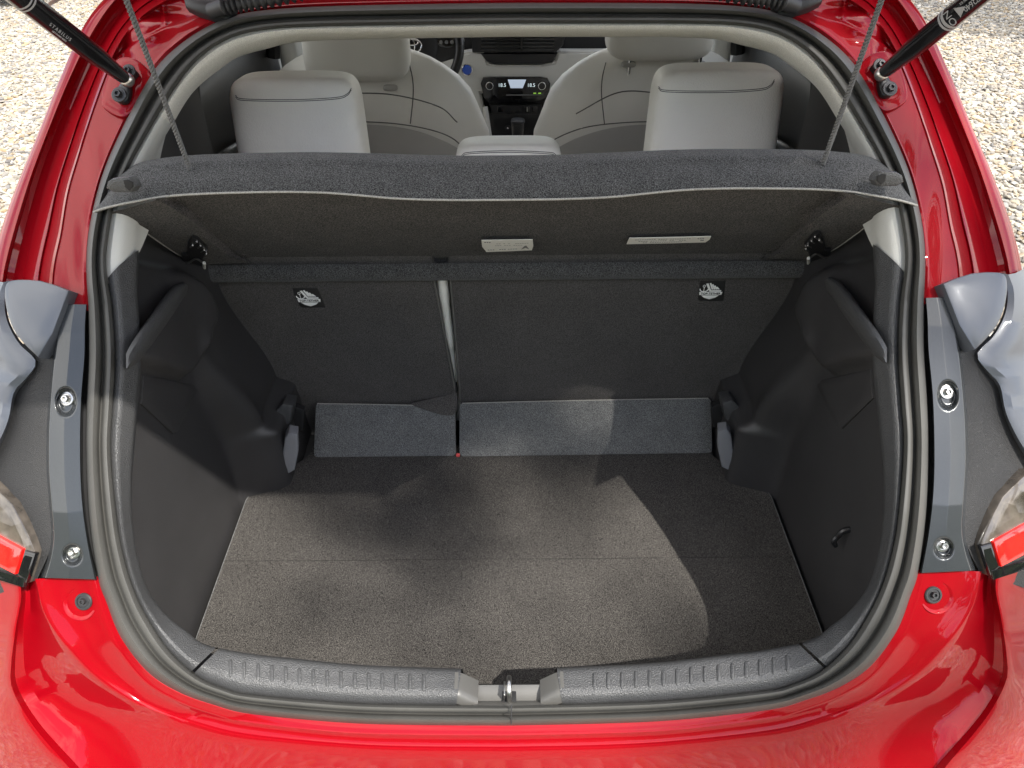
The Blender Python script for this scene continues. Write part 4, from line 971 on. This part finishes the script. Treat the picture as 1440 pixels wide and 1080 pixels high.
# gear selector
kn = onY(728, 182, DY-.16); kw = .032
gk = obj('gear_selector', *sbox(kn+np.array([0, 0, 0]), (.046, .046, .075), 3, 24, 16, None, lambda z: (.80+.22*(z+1)/2, .85+.15*(z+1)/2)), M['black'], car)
obj('selector_stem', *tube([kn-np.array([0, 0, .03]), kn-np.array([0, 0, .12])], [.016, .02], 12), M['rubber_dark'], gk)
obj('selector_cap', *sbox(kn+np.array([0, -.004, .030]), (.048, .046, .016), 3), M['bolt'], gk)
# start button
c = dpt(657, 98, -.004); obj('start_button', *lathe(c, (0, -1, .2), [(.019, 0), (.019, .003), (.0165, .004), (.016, .003)], 28), M['chrome'], dash)
obj('button_face', *lathe(c, (0, -1, .2), [(.016, .002), (.0155, .004), (0, .0045)], 24), M['blue'], dash)
# steering wheel
wc = onY(580, 66, DY-.30); wn = np.array([0, -1, .42]); X, Y, N = frame(wn)
wr = onY(649, 66, DY-.30)[0]-wc[0]-.006
rim = obj('steering_wheel', *tube([wc+(X*math.cos(a)+Y*math.sin(a))*wr for a in np.linspace(0, 2*math.pi, 64)], .0145, 14), M['black'], car, ang=80)
obj('wheel_hub', *lathe(wc-N*.01, wn, [(.085, -.02), (.082, .006), (.070, .018), (.04, .024), (0, .026)], 36), M['rubber_dark'], rim)
for (a0, w_) in ((0, .05), (180, .05), (-90, .035)):
    a = R(a0); dd_ = X*math.cos(a)+Y*math.sin(a); pp_ = -X*math.sin(a)+Y*math.cos(a); c0 = wc+dd_*.06; c1 = wc+dd_*(wr-.004)
    obj('wheel_spoke', *prism([c0-pp_*w_, c1-pp_*w_*.55, c1+pp_*w_*.55, c0+pp_*w_], N, .015, .003, 0), M['rubber_dark'], rim)
for (du, dv, a_, b_) in ((.105, .012, .030, .017),):
    c0 = wc+X*du+Y*dv+N*.003; obj('wheel_switch', *prism([c0+X*a_*math.cos(t_)+Y*b_*math.sin(t_) for t_ in np.linspace(0, 6.2, 16)], N, .008, .002, .001), M['gloss'], rim)
    for k in (-1, 0, 1): obj('switch_key', *prism([c0+N*.002+X*(k*.017+.006*math.cos(t_))+Y*.006*math.sin(t_) for t_ in np.linspace(0, 5.5, 8)], N, .002, .0005, 0), M['ink'], rim)
def ell(cx, cy, a_, b_): return tube([wc+N*.020+X*(cx+a_*math.cos(t_))+Y*(cy+b_*math.sin(t_)) for t_ in np.linspace(0, 2*math.pi, 36)], .0022, 8)
obj('wheel_emblem', *join([ell(0, 0, .030, .021), ell(0, .010, .020, .0085), ell(0, 0, .0085, .019)]), M['chrome'], rim)
obj('stalk', *tube([wc+X*.05-N*.04+Y*.01, wc+X*.125-N*.05+Y*.03, wc+X*.155-N*.05+Y*.033], [.007, .009, .011], 10), M['pale'], car)
obj('column_shroud', *sbox(wc-N*.08-Y*.02, (.12, .12, .10), 4), M['black'], car)
# far bulkhead below the windscreen
obj('cowl', *sbox((0, DY+.55, .62), (1.6, .5, .9), 6), M['blackm'], car)
# ================================================================== NEXT CAR'S WHEEL (top left corner)
nb = thing('parked_car', 'dark parked car whose tyre stands at the far edge of the gravel', 'car', (-5.2, 8.0, 0))
tc_ = onZ(9, 27, .0)
nb.location = (tc_[0], tc_[1]-.05, 0)
loc = np.array(nb.location)
tyv = lathe((0, 0, .32), (1, 0, 0), [(.20, -.10), (.28, -.105), (.315, -.09), (.325, -.06), (.325, .06), (.315, .09), (.28, .105), (.20, .10)], 40)
tw = obj('wheel', *tyv, M['tyre'], nb); obj('rim', *lathe((0, 0, .32), (1, 0, 0), [(.0, .07), (.06, .075), (.17, .06), (.205, .09), (.205, -.09)], 30), M['metal'], tw)
wh2 = tw.copy(); COL.objects.link(wh2); wh2.parent = nb; wh2.location = (-1.45, 0, 0)
bd = [( -1.62, .0), (-1.65, .55), (-1.60, .85), (-1.35, 1.40), (-.1, 1.40), (.12, .85), (.16, .55), (.13, 0)]
rails = [[np.array([x, y_, z+.25 if z < .1 else z]) for x, z in bd] for y_ in (.36, .45, 2.2, 4.0)]
obj('car_body', *grid(rails, closed=True), M['whitecar'], nb)

# ================================================================== TREE standing behind and to the right: it throws the soft dapple on the boot
tr_t = thing('broadleaf_tree', 'broad green tree standing on the gravel behind the car', 'tree', (0, 0, 0))
M['leaf'] = mat('green_leaf', (.07, .13, .03), .5, mott=(3, .3)); M['bark'] = mat('rough_bark', (.13, .10, .08), .9, bump=[('n', 14, .8, .03)])
aim = np.array([.55, 1.55, .8]); cc = aim+SUN*11.5
base = np.array([cc[0]+1.5, cc[1]-.5, 0]); tr_t.location = tuple(base)
cl_c = cc-base
def tchild(n, vf, m): return obj(n, *vf, m, tr_t)
tchild('trunk', tube(cat([(0, 0, -.1), (.05, .02, 2), (-.2, .1, 4.5), cl_c*.75, cl_c*1.0], 6), np.linspace(.24, .06, 25), 12), M['bark'])
rng = np.random.default_rng(3)
blobs = []
for k in range(80):
    d = rng.normal(size=3); d /= np.linalg.norm(d); r_ = rng.uniform(.2, 1)**.5; blobs.append((cl_c+d*r_*np.array([2.1, 1.75, 1.5]), rng.uniform(.22, .5)))
for k in range(12):
    b = blobs[k*6][0]; st_ = cl_c*.62+np.array([0, 0, .1*k]); tchild('limb', tube(cat([st_, (st_+b)/2+np.array([0, 0, .25]), b], 6), np.linspace(.07, .015, 13), 7), M['bark'])
V = []; Fc = []
for c, r_ in blobs:
    for k in range(int(430*r_)):
        d = rng.normal(size=3); d /= np.linalg.norm(d); p = c+d*r_*rng.uniform(.1, 1)
        u = rng.normal(size=3); u /= np.linalg.norm(u); w = np.cross(u, rng.normal(size=3)); w /= np.linalg.norm(w); a = rng.uniform(.035, .065)
        i = len(V); V += [p-u*a, p+w*a*.5, p+u*a, p-w*a*.5]; Fc.append((i, i+1, i+2, i+3))
lv_me = bpy.data.meshes.new('crown'); lv_me.from_pydata([tuple(v) for v in V], [], Fc); cw = link('crown', lv_me, M['leaf'], tr_t, smooth=False, kind='stuff')

# ================================================================== ADDED HEDGE, unseen behind the camera, put there to darken reflections in the paint
hg = thing('added_hedge', 'unseen clipped green foliage, added behind the car to darken its reflections', 'added_hedge', (0, -6.2, 0))
V = []; Fc = []
for k in range(20000):
    x = rng.uniform(-13, 13); h_ = 3.7+.25*math.sin(x*1.3)+.25*math.sin(x*3.1+1); z = rng.uniform(0, 1)**.8*h_; y = .25*math.sin(x*2.1+z)+rng.uniform(-.15, .25)
    p = np.array([x, y, z]); u = rng.normal(size=3); u /= np.linalg.norm(u); w = np.cross(u, rng.normal(size=3)); w /= np.linalg.norm(w); a = rng.uniform(.07, .13)
    i = len(V); V += [p-u*a, p+w*a*.5, p+u*a, p-w*a*.5]; Fc.append((i, i+1, i+2, i+3))
me = bpy.data.meshes.new('foliage'); me.from_pydata([tuple(v) for v in V], [], Fc); link('foliage', me, M['leaf'], hg, smooth=False, kind='stuff')
obj('added_hedge_core', *grid([[np.array([x, y, z+(.2*math.sin(x*1.3) if z > 1 else 0)]) for x in np.linspace(-13, 13, 40)] for y, z in ((.15, 0), (.2, 1.6), (.1, 3.3), (-.5, 3.3), (-.6, 0))]), M['leaf'], hg)

# ================================================================== YOUNG TREE right of the gravel: its shade falls at the far right of the gravel
yt = thing('young_tree', 'small leafy tree beside the gravel on the right of the car', 'tree', (6.0, 5.3, 0))
obj('trunk', *tube(cat([(0, 0, -.1), (.03, 0, .9), (-.08, .05, 1.8), (-.2, .1, 2.6)], 5), np.linspace(.06, .02, 16), 8), M['bark'], yt)
V = []; Fc = []
for k in range(5200):
    d = rng.normal(size=3); d /= np.linalg.norm(d); p = np.array([-.2, .1, 2.5])+d*np.array([1.15, .9, .75])*rng.uniform(.15, 1)**.6
    u = rng.normal(size=3); u /= np.linalg.norm(u); w = np.cross(u, rng.normal(size=3)); w /= np.linalg.norm(w); a = rng.uniform(.03, .06)
    i = len(V); V += [p-u*a, p+w*a*.5, p+u*a, p-w*a*.5]; Fc.append((i, i+1, i+2, i+3))
me = bpy.data.meshes.new('crown'); me.from_pydata([tuple(v) for v in V], [], Fc); link('crown', me, M['leaf'], yt, smooth=False, kind='stuff')
